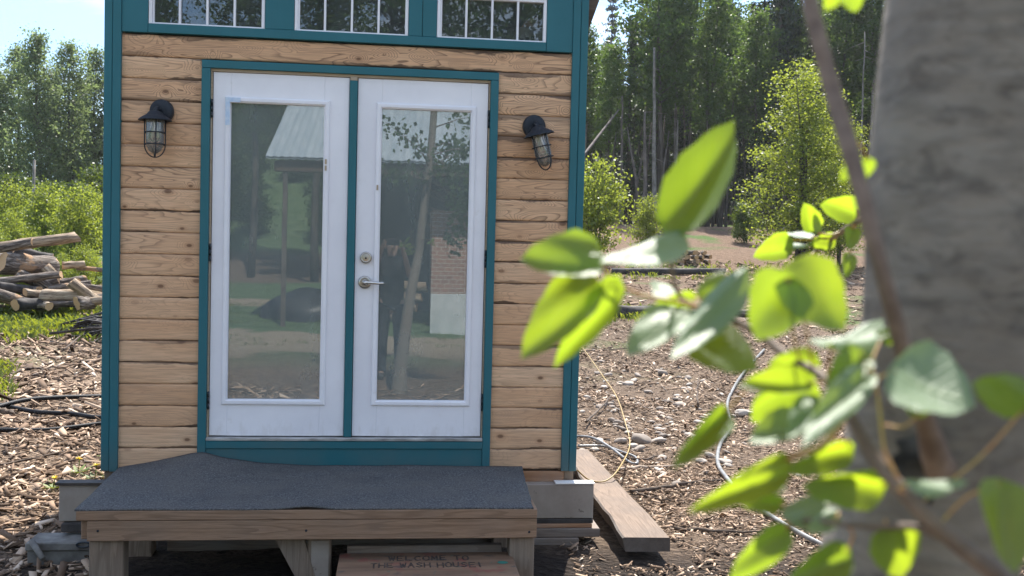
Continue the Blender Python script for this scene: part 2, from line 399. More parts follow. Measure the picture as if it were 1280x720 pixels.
dark_band = t.math('MULTIPLY', dark_band, t.ramp(t.math('DIVIDE', sp.outputs['Y'], -4.0), [(.38,1.),(.62,0.)]))
c = t.mix(dark_band, c, (.014,.011,.010))
far = t.ramp(t.math('DIVIDE', sp.outputs['Y'], 60.0), [(.2,0.),(.38,1.)])
tan = t.ramp(f2, [(.3,(.06,.039,.026)),(.5,(.155,.10,.066)),(.75,(.30,.205,.14))])
c = t.mix(t.math('MULTIPLY', far, .85), c, tan)
# green flush of weeds away from the yard
gn = t.noise(v, .35, 5, .6)
gm = t.ramp(t.math('ADD', gn, t.math('MULTIPLY', t.ramp(t.math('DIVIDE', sp.outputs['X'], -30.0), [(.06,0.),(.35,1.)]), .25)), [(.55,0.),(.66,1.)])
c = t.mix(t.math('MULTIPLY', gm, t.ramp(t.math('DIVIDE', sp.outputs['Y'], 40.0), [(.1,0.),(.3,1.)])), c, (.07,.115,.03))
back = t.ramp(t.math('DIVIDE', sp.outputs['Y'], -50.0), [(.14,0.),(.19,1.)])
bgrass = t.ramp(t.noise(v, 2.2, 9, .75), [(.32,(.055,.10,.04)),(.52,(.11,.17,.08)),(.7,(.2,.25,.14))])
gravel = t.ramp(f3, [(.3,(.25,.2,.14)),(.7,(.42,.36,.27))])
lane = t.ramp(t.math('SINE', t.math('ADD', t.math('MULTIPLY', sp.outputs['Y'], .62), t.math('MULTIPLY', f1, 3.0))), [(.45,0.),(.62,1.)])
nearb = t.ramp(t.math('DIVIDE', sp.outputs['Y'], -60.0), [(.42,1.),(.46,0.)])
bb = t.mix(t.math('MULTIPLY', lane, nearb), bgrass, gravel)
bank = t.ramp(t.math('DIVIDE', sp.outputs['Y'], -60.0), [(.47,0.),(.50,1.),(.62,1.),(.66,0.)])
bb = t.mix(bank, bb, (.16,.12,.09))
c = t.mix(back, c, bb)
t.bsdf(c, .95, 0, t.bump(t.math('ADD', f2, t.math('MULTIPLY', vo.outputs['Distance'], .5)), 1.0, .05), .15); M['ground'] = t.m
t = NT('wood_chips'); g = t.n('ShaderNodeNewGeometry')
c = t.ramp(g.outputs['Random Per Island'], [(0,(.055,.034,.021)),(.3,(.14,.09,.057)),(.6,(.29,.195,.13)),(.85,(.44,.32,.225)),(1,(.6,.48,.37))])
t.bsdf(c, .85, 0, None, .25); M['chips'] = t.m
t = NT('river_stone'); oi = t.n('ShaderNodeObjectInfo'); v = t.coord((1,1,1)); f = t.noise(v, 18, 6, .6)
c = t.ramp(oi.outputs['Random'], [(0,(.2,.165,.135)),(.5,(.34,.29,.245)),(1,(.5,.45,.39))]); c = t.mix(t.ramp(f, [(.4,0.),(.7,.6)]), c, (.15,.12,.1))
t.bsdf(c, .8, 0, t.bump(f, .2, .004), .3); M['stone'] = t.m
M['stick'] = m_simple('dead_stick_bark', (.05,.035,.026), (.13,.095,.07), 20, .9)
M['pale_stick'] = m_simple('bare_stick_wood', (.3,.23,.17), (.45,.36,.28), 20, .8)
t = NT('log_bark'); v = t.coord((1,7,7)); f = t.noise(v, 4, 7, .7); f2 = t.noise(t.coord((1,1,1)), 3, 4)
c = t.ramp(f, [(.36,(.03,.024,.02)),(.5,(.12,.095,.078)),(.66,(.32,.28,.24))]); c = t.mix(t.ramp(f2, [(.60,0.),(.66,.8)]), c, (.36,.22,.12))
t.bsdf(c, .9, 0, t.bump(f, .7, .02), .2); M['log_bark'] = t.m
t = NT('log_bare'); v = t.coord((.7,9,9)); f = t.noise(v, 3, 7, .7)
c = t.ramp(f, [(.36,(.08,.06,.045)),(.5,(.30,.225,.155)),(.66,(.52,.43,.33))]); t.bsdf(c, .9, 0, t.bump(f, .6, .02), .2); M['log_bare'] = t.m
t = NT('log_end'); tc = t.n('ShaderNodeTexCoord'); wv = t.n('ShaderNodeTexWave', wave_type='RINGS', rings_direction='X', i_Scale=14.0, i_Distortion=1.5); t.l(tc.outputs['Object'], wv.inputs['Vector'])
c = t.mix(t.math('MULTIPLY', wv.outputs['Fac'], .35), (.52,.34,.19), (.3,.17,.09)); t.bsdf(c, .85, 0, None, .2); M['log_end'] = t.m
M['log_char'] = m_simple('charred_log', (.02,.018,.017), (.07,.06,.055), 9, .85, bs=.5, bd=.02)
# trunks and foliage
t = NT('aspen_bark_near'); v = t.coord((1,1,1)); 
f = t.noise(t.coord((34,34,120)), 1, 6, .65, .3); f2 = t.noise(t.coord((1,1,1)), 7, 5, .6); f3 = t.noise(t.coord((9,9,21)), 3.6, 6, .65, .6)
c = t.ramp(f2, [(.3,(.175,.147,.115)),(.5,(.25,.218,.18)),(.7,(.195,.182,.14))])
c = t.mix(t.ramp(f, [(.44,0.),(.62,.55)]), c, (.11,.095,.08)); c = t.mix(t.ramp(f3, [(.52,0.),(.66,.6)]), c, (.05,.042,.036))
c = t.mix(t.ramp(t.noise(v, 60, 4, .6), [(.4,0.),(.7,.25)]), c, (.2,.195,.18))
t.bsdf(c, .8, 0, t.bump(f, .4, .006), .25); M['aspen_bark'] = t.m
M['twig'] = m_simple('brown_twig', (.13,.09,.068), (.24,.175,.135), 60, .65)
M['petiole'] = m_simple('orange_petiole', (.5,.22,.09), (.45,.35,.1), 60, .5)
M['trunk_dark'] = m_simple('dark_trunk_bark', (.035,.028,.022), (.10,.085,.07), 6, .9, stretch=(1,1,.3))
M['trunk_grey'] = m_simple('grey_trunk_bark', (.065,.053,.045), (.145,.122,.105), 5, .9, stretch=(1,1,.6))
M['trunk_pale'] = m_simple('pale_aspen_trunk', (.11,.098,.083), (.24,.222,.195), 4, .85)
M['lf_aspen'] = m_leaf('aspen_foliage', (.032,.070,.018), (.068,.122,.032), .44, (.155,.245,.04))
M['lf_bright'] = m_leaf('bright_birch_foliage', (.08,.13,.02), (.15,.2,.035), .5, (.36,.42,.045))
M['lf_poplar'] = m_leaf('poplar_foliage', (.07,.105,.045), (.125,.165,.085), .5, (.26,.34,.12))
M['lf_spruce'] = m_leaf('spruce_needles', (.014,.03,.017), (.035,.06,.03), .15)
M['lf_under'] = m_leaf('shrub_foliage', (.035,.07,.016), (.075,.12,.03), .4)
M['grass'] = m_leaf('grass_blades', (.09,.14,.03), (.19,.25,.06), .35)
# ---------------------------------------------------------------- world, sun
SUN_AZ, SUN_EL = R(15), R(54)      # to the right of straight behind the house, and height
to_sun = Vector((math.sin(SUN_AZ)*math.cos(SUN_EL), math.cos(SUN_AZ)*math.cos(SUN_EL), math.sin(SUN_EL)))
w = bpy.data.worlds.new('World'); sc.world = w; w.use_nodes = True
wt = w.node_tree; wt.nodes.clear()
wo = wt.nodes.new('ShaderNodeOutputWorld'); bg = wt.nodes.new('ShaderNodeBackground')
sky = wt.nodes.new('ShaderNodeTexSky'); sky.sky_type = 'NISHITA'; sky.sun_disc = False
sky.sun_elevation = SUN_EL; sky.sun_rotation = SUN_AZ; sky.air_density = 1.0; sky.dust_density = .35; sky.ozone_density = 1.2
tc = wt.nodes.new('ShaderNodeTexCoord'); mp = wt.nodes.new('ShaderNodeMapping'); mp.inputs['Scale'].default_value = (2.2, 2.2, 9); mp.inputs['Rotation'].default_value = (R(10), R(14), R(20))
cn = wt.nodes.new('ShaderNodeTexNoise'); cn.inputs['Scale'].default_value = 1.6; cn.inputs['Detail'].default_value = 9; cn.inputs['Roughness'].default_value = .6; cn.inputs['Distortion'].default_value = .5
cr = wt.nodes.new('ShaderNodeValToRGB'); cr.color_ramp.elements[0].position = .43; cr.color_ramp.elements[0].color = (.04,.04,.04,1); cr.color_ramp.elements[1].position = .70; cr.color_ramp.elements[1].color = (.85,.85,.85,1)
mx = wt.nodes.new('ShaderNodeMix'); mx.data_type = 'RGBA'; mx.inputs[7].default_value = (4.3, 4.4, 4.5, 1)
L = wt.links.new
L(tc.outputs['Generated'], mp.inputs[0]); L(mp.outputs[0], cn.inputs['Vector'])
sx = wt.nodes.new('ShaderNodeSeparateXYZ'); L(tc.outputs['Generated'], sx.inputs[0])
def wmath(op, a, b):
    nd = wt.nodes.new('ShaderNodeMath'); nd.operation = op
    for i, q in enumerate((a, b)):
        if isinstance(q, (int, float)): nd.inputs[i].default_value = q
        else: L(q, nd.inputs[i])
    return nd.outputs[0]
# unseen cloud added away from the sun to fill the facade, thinner wisps towards it
cover = wmath('MULTIPLY', sx.outputs['Y'], -.018)
L(wmath('ADD', cn.outputs['Fac'], cover), cr.inputs[0])
dim = wt.nodes.new('ShaderNodeMix'); dim.data_type = 'RGBA'; dim.blend_type = 'MULTIPLY'; dim.inputs['Factor'].default_value = 1
hz = wt.nodes.new('ShaderNodeValToRGB'); hz.color_ramp.elements[0].position = 0; hz.color_ramp.elements[0].color = (.27,.37,.50,1); hz.color_ramp.elements[1].position = .5; hz.color_ramp.elements[1].color = (.9,.95,1,1)
L(sx.outputs['Z'], hz.inputs[0]); L(sky.outputs[0], dim.inputs[6]); L(hz.outputs[0], dim.inputs[7])
L(cr.outputs[0], mx.inputs['Factor']); L(dim.outputs[2], mx.inputs[6]); L(mx.outputs[2], bg.inputs['Color'])
bg.inputs['Strength'].default_value = .15; L(bg.outputs[0], wo.inputs[0])
sl = bpy.data.lights.new('sun', 'SUN'); sl.energy = 5.0; sl.angle = R(.53); sl.color = (1, .95, .87)
so = bpy.data.objects.new('sun', sl); COL.objects.link(so); so.rotation_euler = to_sun.to_track_quat('Z', 'Y').to_euler(); so.location = (5, 5, 20)
sc.view_settings.view_transform = 'Standard'; sc.view_settings.look = 'None'; sc.view_settings.gamma = 1; sc.view_settings.use_curve_mapping = False
sc.view_settings.exposure = 1.32
sc.render.engine = 'CYCLES'
sc.cycles.use_denoising = True
sc.cycles.max_bounces = 8; sc.cycles.transparent_max_bounces = 12
sc.cycles.sample_clamp_indirect = 6

# ---------------------------------------------------------------- ground: one sheet to the horizon
def axis_pts(lo, a, b, hi, step, g):
    pts = list(np.arange(a, b+1e-6, step)); s = step; x = b
    while x < hi: s *= g; x += s; pts.append(x)
    s = step; x = a
    while x > lo: s *= g; x -= s; pts.insert(0, x)
    return pts
gx = axis_pts(-700, -4, 6, 900, .075, 1.085); gy = axis_pts(-150, -2.0, 8, 1500, .075, 1.06)
gv = np.zeros((len(gy), len(gx), 3))
for j, y in enumerate(gy):
    for i, x in enumerate(gx):
        gv[j, i] = (x, y, G(x, y))
jj, ii = np.meshgrid(np.arange(len(gy)-1), np.arange(len(gx)-1), indexing='ij')
k0 = (jj*len(gx)+ii).ravel()
structure(mesh_np('ground', gv.reshape(-1, 3), np.stack([k0, k0+1, k0+1+len(gx), k0+len(gx)], 1), M['ground'], smooth=True))

# ---------------------------------------------------------------- the wash house
XL, XR = -.5798, 2.0985
DEPTH = 2.45
house = thing('cabin', 'small wood sided cabin with teal trim and white glazed double doors', 'cabin', (0,0,-.2))
house_parts = []
def H(o):
    # parent keeping world position
    o.parent = house; o.matrix_parent_inverse = Matrix.Translation((0,0,.2)); return o
def hb(name, x0, x1, y0, y1, z0, z1, mat, bev=.002, jit=0): return H(newbox(name, x0, x1, y0, y1, z0, z1, mat, None, bev, jit))
# front siding (boards profiled with rounded edges, one cladding part)
lines = [ZB+PITCH_B*i for i in range(21)]
bm = bmesh.new()
def board(x0, x1, z0, z1, off):
    h = z1-z0; n = 7
    prof = [(.009,.0005),(.0035,.0014),(.0008,.005),(0,.02),(0,h-.02),(.0008,h-.004),(.0035,h-.0013),(.009,h-.0004)]
    ns = max(2, int((x1-x0)/.18)); rows = []
    for i in range(ns+1):
        x = x0+(x1-x0)*i/ns
        wv = .0018*mnoise.noise(Vector((x*2.3, z0*9, 1)))
        rows.append([bm.verts.new((x, p+off+.0012*mnoise.noise(Vector((x*3, z0*7+q*4, 5))), z0+q+(wv if 0 < k < 7 else 0))) for k, (p, q) in enumerate(prof)])
    for a, b in zip(rows, rows[1:]):
        for k in range(7):
            f = bm.faces.new((a[k], b[k], b[k+1], a[k+1])); f.smooth = True
for i in range(19):
    o1, o2 = rng.uniform(-.003, .003), rng.uniform(-.003, .003)
    board(-.4895, -.055, lines[i], lines[i+1], o1); board(1.584, 2.0092, lines[i], lines[i+1], o2)
board(-.4895, 2.0092, lines[19], lines[20], .001)
# last strip up to the trim and backing behind the grooves
H(obj('siding', bm, M['siding']))
hb('wall_backing', -.50, -.06, .024, .10, -.2, 2.2, M['flash'], 0); hb('wall_backing', 1.589, 2.02, .024, .10, -.2, 2.2, M['flash'], 0)
hb('wall_backing', -.06, 1.589, .024, .10, 2.094, 2.2, M['flash'], 0)
hb('side_wall', XL+.03, XL+.10, .02, DEPTH, -.2, 2.9, M['side_cladding'], 0)
hb('side_wall', XR-.10, XR-.03, .02, DEPTH, -.2, 2.9, M['side_cladding'], 0)
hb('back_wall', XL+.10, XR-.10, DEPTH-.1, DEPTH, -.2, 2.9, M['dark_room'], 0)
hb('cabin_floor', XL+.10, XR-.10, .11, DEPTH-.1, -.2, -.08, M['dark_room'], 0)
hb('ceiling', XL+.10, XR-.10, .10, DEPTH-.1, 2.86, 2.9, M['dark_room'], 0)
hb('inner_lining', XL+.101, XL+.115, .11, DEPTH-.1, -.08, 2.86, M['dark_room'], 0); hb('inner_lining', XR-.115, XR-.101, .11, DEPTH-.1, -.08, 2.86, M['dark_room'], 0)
# corner boards
ZT = 3.2
hb('corner_trim', -.5340, -.4897, -.022, .02, -.2, ZT, M['teal']); hb('corner_trim', XL, -.5365, -.017, .12, -.196, ZT, M['teal'])
hb('corner_trim', 2.0094, 2.0530, -.022, .02, -.197, ZT, M['teal']); hb('corner_trim', 2.0560, XR, -.017, .12, -.2, ZT, M['teal'])
# band of windows
WZ0, WZ1 = 2.279, 2.523
wins = [(-.349, .275), (.437, 1.068), (1.230, 1.856)]
hb('window_trim', -.3487, 1.8557, -.020, .02, 2.2278, 2.2775, M['teal'])
hb('window_trim', -.4895, -.3505, -.013, .02, 2.2282, ZT, M['teal']); hb('window_trim', 1.8575, 2.0092, -.013, .02, 2.2282, ZT, M['teal'])
hb('window_trim', .2765, .4355, -.014, .02, 2.2795, ZT, M['teal'])
hb('window_trim', 1.0695, 1.146, -.014, .02, 2.2795, ZT, M['teal']); hb('window_trim', 1.148, 1.2285, -.011, .02, 2.2795, ZT, M['teal'])
for a, b in wins: hb('window_trim', a+.001, b-.001, -.016, .02, WZ1+.002, ZT, M['teal'])
for a, b in wins:
    fr = bmesh.new()
    box(fr, a, a+.018, -.008, .03, WZ0, WZ1, .002); box(fr, b-.018, b, -.008, .03, WZ0, WZ1, .002)
    box(fr, a+.018, b-.018, -.007, .03, WZ0, WZ0+.008, .001); box(fr, a+.018, b-.018, -.007, .03, WZ1-.018, WZ1, .002)
    box(fr, a+.0181, a+.028, .004, .028, WZ0+.008, WZ1-.018, .001)
    wo_ = H(obj('window', fr, M['white']))
    lite = (b-a-.036)/4
    for k in (1,2,3): newbox('muntin', a+.018+lite*k-.006, a+.018+lite*k+.006, -.004, .014, WZ0+.0081, WZ1-.0181, M['white'], wo_, .001)
    o = newbox('pane', a+.0282, b-.0182, .015, .019, WZ0+.0081, WZ1-.0181, M['window_glass'], wo_, 0)
# wall above the windows, behind the trim
hb('wall_backing', -.50, 2.02, .0305, .10, 2.53, 2.9, M['flash'], 0)
hb('wall_backing', -.50, 2.02, .0305, .10, 2.2, 2.277, M['flash'], 0)
for a, b in ((-.50,-.35),(.276,.436),(1.069,1.229),(1.857,2.02)): hb('wall_backing', a, b, .031, .10, 2.278, 2.529, M['flash'], 0)
# door casing
hb('door_casing', -.060, -.0135, -.024, .02, -.2, 2.0485, M['teal']); hb('door_casing', 1.5440, 1.5887, -.024, .02, -.197, 2.0485, M['teal'])
hb('door_casing', -.0600, 1.5887, -.023, .02, 2.0500, 2.0930, M['teal'])
hb('door_jamb', -.0130, 1.5435, -.004, .10, 2.0345, 2.0495, M['jamb'], .001)
hb('door_jamb', -.0130, -.0035, -.002, .10, -.03, 2.0340, M['jamb'], .001); hb('door_jamb', 1.5355, 1.5430, -.002, .10, -.03, 2.0340, M['jamb'], .001)
hb('threshold', -.0125, 1.5425, -.030, .10, -.0240, -.0060, M['alu'], .003)
hb('sill_trim', -.0130, 1.5435, -.026, .02, -.0680, -.0260, M['teal']); hb('kick_board', -.0130, 1.5435, -.016, .02, -.2, -.0700, M['teal'])
def door(x0, x1, gx0, gx1, hinge_x):
    gz0, gz1 = .2085, 1.866; ys, ye = .004, .046
    bm = bmesh.new()
    box(bm, x0, gx0, ys, ye, 0, 2.032, .002); box(bm, gx1, x1, ys, ye, 0, 2.032, .002)
    box(bm, gx0, gx1, ys, ye, 0, gz0, 0); box(bm, gx0, gx1, ys, ye, gz1, 2.032, 0)
    d = H(obj('door', bm, M['white']))
    bm = bmesh.new(); mw = .032
    # moulding: raised sloping profile round the glass
    prof = [(mw,.0035),(mw,-.002),(mw*.9,-.007),(mw*.72,-.0085),(mw*.3,-.0085),(mw*.22,-.005),(.003,-.003),(.0,.012)]
    rings = []
    for off, y in prof:
        rings.append([bm.verts.new((x, y, z)) for x, z in ((gx0-off, gz0-off), (gx1+off, gz0-off), (gx1+off, gz1+off), (gx0-off, gz1+off))])
    for a, b in zip(rings, rings[1:]):
        for k in range(4): bm.faces.new((a[k], a[(k+1)%4], b[(k+1)%4], b[k]))
    bmesh.ops.recalc_face_normals(bm, faces=bm.faces)
    o = obj('glass_moulding', bm, M['white']); o.parent = d
    o = newbox('pane', gx0+.0005, gx1-.0005, .013, .019, gz0+.0005, gz1-.0005, M['glass'], d, 0)
    for hz in (1.83, 1.03, .20):
        bm = bmesh.new(); s = -1 if hinge_x == x0 else 1
        for k in range(3): tube(bm, [(hinge_x+s*.0045, -.006, hz-.05+k*.034), (hinge_x+s*.0045, -.006, hz-.05+k*.034+.032)], .0062, 10)
        box(bm, hinge_x-.0005 if s > 0 else hinge_x-.004, hinge_x+.004 if s > 0 else hinge_x+.0005, -.003, .0035, hz-.05, hz+.052, 0)
        o = obj('hinge', bm, M['hinge']); o.parent = d
    return d
dl = door(0, .7470, .098, .608, 0); dr = door(.7945, 1.532, .932, 1.433, 1.532)
o = newbox('blue_mark', .068, .15, -.0137, -.0125, 1.868, 1.893, M['tape'], dl, 0); o['label'] = 'smear of pale blue residue on the moulding corner'
o = newbox('blue_mark', .069, .094, -.0137, -.0125, 1.74, 1.868, M['tape'], dl, 0)
for z in (1.556, 1.52): o = newbox('latch_mark', .617, .628, -.0135, -.0125, z-.014, z+.014, M['jamb'], dl, 0)
o = newbox('latch_mark', .908, .918, -.0135, -.0125, 1.405, 1.435, M['jamb'], dr, 0)
hb('astragal', .7490, .7920, -.014, .03, -.002, 2.0150, M['teal']); hb('astragal_block', .7500, .7910, -.012, .03, 2.0155, 2.0340, M['jamb'])
# deadbolt and lever
bm = bmesh.new(); lathe(bm, [(.034,.004),(.034,-.006),(.031,-.016),(.023,-.020),(.0225,-.018),(.021,-.0185),(.004,-.019)], 28, 0, 'Y')
db = obj('deadbolt', bm, M['brass'], dr, loc=(.856, 0, 1.022))
bm = bmesh.new(); lathe(bm, [(.0055,-.017),(.0055,-.0195),(.001,-.0196)], 12, 0, 'Y'); box(bm, -.001, .001, -.0212, -.0197, -.006, .001)
obj('keyhole', bm, M['hinge'], db, loc=(0,0,-.003))
bm = bmesh.new(); lathe(bm, [(.037,.004),(.037,-.005),(.033,-.012),(.021,-.015),(.019,-.012),(.014,-.014),(.0125,-.045),(.002,-.046)], 28, 0, 'Y')
hd = obj('door_handle', bm, M['brass'], dr, loc=(.852, 0, .882))
bm = bmesh.new(); tube(bm, spline([(0,-.040,0),(.012,-.048,0),(.045,-.052,-.001),(.085,-.05,-.003),(.108,-.046,-.001)], 5), [.0105]*6+[.009]*8+[.0075]*6+[.003], 10)
obj('lever', bm, M['chrome'], hd)
# roof: a single slope, high on the left
bm = bmesh.new()
def roofz(x): return 3.32+(XR+.28-x)*.25
rx0, rx1, ry0, ry1 = XL-.35, XR+.28, -.25, DEPTH+.22
vs = []
for x in (rx0, rx1):
    for y in (ry0, ry1):
        for dz in (0, .12): vs.append(bm.verts.new((x, y, roofz(x)-.02+dz)))
for q in [(0,1,3,2),(4,6,7,5),(0,4,5,1),(2,3,7,6),(0,2,6,4),(1,5,7,3)]: bm.faces.new([vs[i] for i in q])
bmesh.ops.recalc_face_normals(bm, faces=bm.faces)
H(obj('roof', bm, M['roof']))
bm = bmesh.new()
for (ya, yb) in ((.02,.1),(DEPTH-.1, DEPTH)):
    q = [(XL+.03, 2.9), (XR-.03, 2.9), (XR-.03, roofz(XR)-.03), (XL+.03, roofz(XL)-.03)]
    A = [bm.verts.new((x, ya, z)) for x, z in q]; B = [bm.verts.new((x, yb, z)) for x, z in q]
    bm.faces.new(A); bm.faces.new(B[::-1])
    for k in range(4): bm.faces.new((A[k], B[k], B[(k+1)%4], A[(k+1)%4]))
bmesh.ops.recalc_face_normals(bm, faces=bm.faces); H(obj('gable_wall', bm, M['teal']))
bm = bmesh.new(); box(bm, XL+.03, XL+.1, .1, DEPTH-.1, 2.9, roofz(XL)-.05); box(bm, XR-.1, XR-.03, .1, DEPTH-.1, 2.9, roofz(XR)-.05); H(obj('gable_wall', bm, M['side_cladding']))
# slanting brace under the right eave
bm = bmesh.new(); A = [(2.1005,2.34),(2.1005,2.62),(2.36,3.33),(2.41,3.26)]
va = [bm.verts.new((x, .05, z)) for x, z in A]; vb = [bm.verts.new((x, .13, z)) for x, z in A]
bm.faces.new(va); bm.faces.new(vb[::-1])
for k in range(4): bm.faces.new((va[k], vb[k], vb[(k+1)%4], va[(k+1)%4]))
bmesh.ops.recalc_face_normals(bm, faces=bm.faces); H(obj('eave_brace', bm, M['soffit']))
hb('front_sill', -.50, 2.03, .0, .10, -.285, -.203, M['orange_wood'])
hb('floor_joist', 2.035, 2.09, .02, DEPTH, -.30, -.206, M['post_wood']); hb('floor_joist', -.57, -.51, .02, DEPTH, -.30, -.206, M['post_wood'])
hb('back_sill', -.50, 2.03, DEPTH-.12, DEPTH, -.285, -.203, M['post_wood'])

# things on a shelf inside the right window
sh = tag(newbox('shelf', 1.2, 1.93, .14, .40, 2.255, 2.275, M['orange_wood']), 'high shelf inside behind the right hand transom window', 'shelf')
bm = bmesh.new(); box(bm, 1.70, 1.90, .17, .34, 2.276, 2.40, .004)
M['carton'] = m_simple('printed_carton', (.45,.43,.42), (.55,.53,.5), 9, .8); M['tan'] = m_simple('tan_bag', (.5,.33,.2), (.6,.42,.27), 12, .8)
bx = tag(obj('carton', bm, M['carton']), 'pale printed carton behind the rightmost transom pane', 'box')
bm = bmesh.new()
for k in range(5): box(bm, 1.725+k*.033, 1.745+k*.033, .1685, .1698, 2.30+(k%2)*.012, 2.33+(k%3)*.01)
obj('printed_marks', bm, M['paint_black'], bx)
bm = bmesh.new(); vs = box(bm, 1.73, 1.85, .2, .3, 2.402, 2.46)
for v in vs[:]:
    if v.co.z > 2.43: v.co.x += (-.02 if v.co.x > 1.8 else .035); v.co.z += (.012 if v.co.x > 1.8 else -.012)
tag(obj('paper_bag', bm, M['tan']), 'crumpled tan bag on top of the carton inside the window', 'bag')

# ---------------------------------------------------------------- wall lamps
def lamp(label, loc, rot):
    t = thing('wall_lamp', label, 'wall lamp', loc, rot, 'black caged wall lamps beside the doors')
    bm = bmesh.new(); lathe(bm, [(.066,.012),(.066,-.012),(.060,-.022),(.03,-.024)], 32, 0, 'Y'); obj('back_plate', bm, M['black_metal'], t)
    bm = bmesh.new(); tube(bm, spline([(0,-.02,.0),(0,-.05,.012),(0,-.075,0),(0,-.082,-.02)], 5), .012, 10); obj('arm', bm, M['black_metal'], t)
    yc = -.082
    bm = bmesh.new()
    prof = [(.010,-.004),(.022,-.006),(.036,-.014),(.044,-.026),(.056,-.033),(.072,-.043),(.086,-.055),(.089,-.060),(.085,-.059),(.07,-.048),(.045,-.04),(.03,-.039)]
    lathe(bm, prof, 36); sh = obj('shade', bm, M['black_metal'], t, loc=(0, yc, 0))
    bm = bmesh.new(); rr = .054
    for z in (-.124, -.188):
        tube(bm, [(rr*math.cos(2*PI*k/24), rr*math.sin(2*PI*k/24), z) for k in range(25)], .0035, 6, False)
    for a in range(2):
        an = PI*a/2+.52; c, s = math.cos(an), math.sin(an)
        pts = [(rr*c, rr*s, -.045), (rr*c, rr*s, -.185)]+[(rr*c*math.cos(q), rr*s*math.cos(q), -.188-.070*math.sin(q)) for q in np.linspace(0, PI, 17)]+[(-rr*c, -rr*s, -.185), (-rr*c, -rr*s, -.045)]
        tube(bm, pts, .0034, 6)
    obj('cage', bm, M['black_metal'], t, loc=(0, yc, 0))
    bm = bmesh.new(); lathe(bm, [(.030,-.045),(.046,-.052),(.048,-.075),(.048,-.165),(.044,-.195),(.032,-.222),(.014,-.236),(.002,-.239)], 24); obj('glass_jar', bm, M['jar'], t, loc=(0, yc, 0))
    bm = bmesh.new(); lathe(bm, [(.014,-.05),(.016,-.075),(.022,-.10),(.030,-.135),(.029,-.155),(.018,-.174),(.004,-.180)], 20)
    b = obj('bulb', bm, M['bulb'], t, loc=(0, yc, 0))
    bm = bmesh.new()
    for a in range(6):
        an = a*PI/3; tube(bm, [(.008*math.cos(an), .008*math.sin(an), -.068), (.019*math.cos(an+.4), .019*math.sin(an+.4), -.15)], .0034, 5)
    lathe(bm, [(.012,-.046),(.012,-.066),(.004,-.072)], 12); obj('filament', bm, M['filament'], b)
    return t
lamp('upright black caged wall lamp left of the doors', (-.272, -.013, 1.800), (0, 0, R(-12)))
lamp('black caged wall lamp hanging crooked right of the doors', (1.798, -.013, 1.797), (0, R(-14), R(4)))

# ---------------------------------------------------------------- deck, carpet, step
DZ = -.185; DY = -.92
deck = thing('porch_deck', 'low brown timber porch platform in front of the double doors', 'porch deck', (.64, -.46, -.62))
def D(o): o.parent = deck; o.matrix_parent_inverse = Matrix.Translation((-.64, .46, .62)); return o
bm = bmesh.new()
for k in range(6): box(bm, -.445, 1.742, DY+.152*k+.002, DY+.152*k+.148, DZ-.047, DZ, .004)
D(obj('deck_board', bm, M['deck_wood']))
D(newbox('fascia', -.395, 1.742, DY+.004, DY+.042, DZ-.145, DZ-.049, M['deck_wood'], None, .003))
D(newbox('fascia', -.40, 1.73, -.06, -.025, DZ-.145, DZ-.049, M['deck_wood'], None, .003))
for x0 in (-.435, 1.70): D(newbox('side_rail', x0+.002 if x0 < 0 else x0, x0+.038, DY+.044, -.062, DZ-.145, DZ-.05, M['deck_wood'], None, .003))
for x0, x1, y0 in ((-.392, -.236, DY+.03), (1.612, 1.736, DY+.03), (-.392, -.26, -.2), (1.6, 1.73, -.2)):
    D(newbox('leg', x0, x1, y0, y0+.11, -.75, DZ-.146, M['post_wood'], None, .005))
for x, z in ((1.705, DZ-.115), (-.345, DZ-.095), (.62, DZ-.10)):
    bm = bmesh.new(); lathe(bm, [(.006,.002),(.006,-.0015),(.002,-.002)], 10, 0, 'Y'); D(obj('screw', bm, M['black_metal'], None, loc=(x, DY+.004, z)))
# carpet draped over the boards and turned up against the wall
NXC, NYC = 70, 34
cv = []
def cx_l(y): return -.452-.03*(1+y/.92)
for j in range(NYC+1):
    f = j/NYC
    for i in range(NXC+1):
        g = i/NXC
        y = DY+.004+f*(.92-.03)
        xl = -.452-.025*f; xr = 1.722+.055*f+.006*mnoise.noise(Vector((0, y*9, 2)))
        x = xl+(xr-xl)*g
        z = DZ+.008+.004*mnoise.noise(Vector((x*3, y*3, 0)))+.0015*mnoise.noise(Vector((x*14, y*14, 3)))
        # rises to the wall: a buckle at the left casing
        bk = float(np.interp(x, (-.5,-.30,-.085,-.02,.08,.26,.6,1.2,1.8), (.0,.036,.088,.092,.06,.032,.016,.014,.010)))+.004*mnoise.noise(Vector((x*6, 2, 2)))
        z += bk*max(0, (f-.40)/.60)**1.25
        crease = math.sin((x*1.0+y*.6)*7)*.5+mnoise.noise(Vector((x*2.2, y*4, 9)))
        z += .0035*crease*(1-abs(2*f-1))
        # lifted lip at the front
        z += .012*math.exp(-((x-.62)/.10)**2)*max(0, 1-f*8)
        if f == 1: y -= .004
        cv.append((x, y, z))
cf = [(j*(NXC+1)+i, j*(NXC+1)+i+1, (j+1)*(NXC+1)+i+1, (j+1)*(NXC+1)+i) for j in range(NYC) for i in range(NXC)]
o = mesh_np('carpet', cv, cf, M['carpet'], smooth=True)
md = o.modifiers.new('thickness', 'SOLIDIFY'); md.thickness = .008; md.offset = -1
tag(o, 'dark grey outdoor carpet laid over the porch platform', 'carpet')
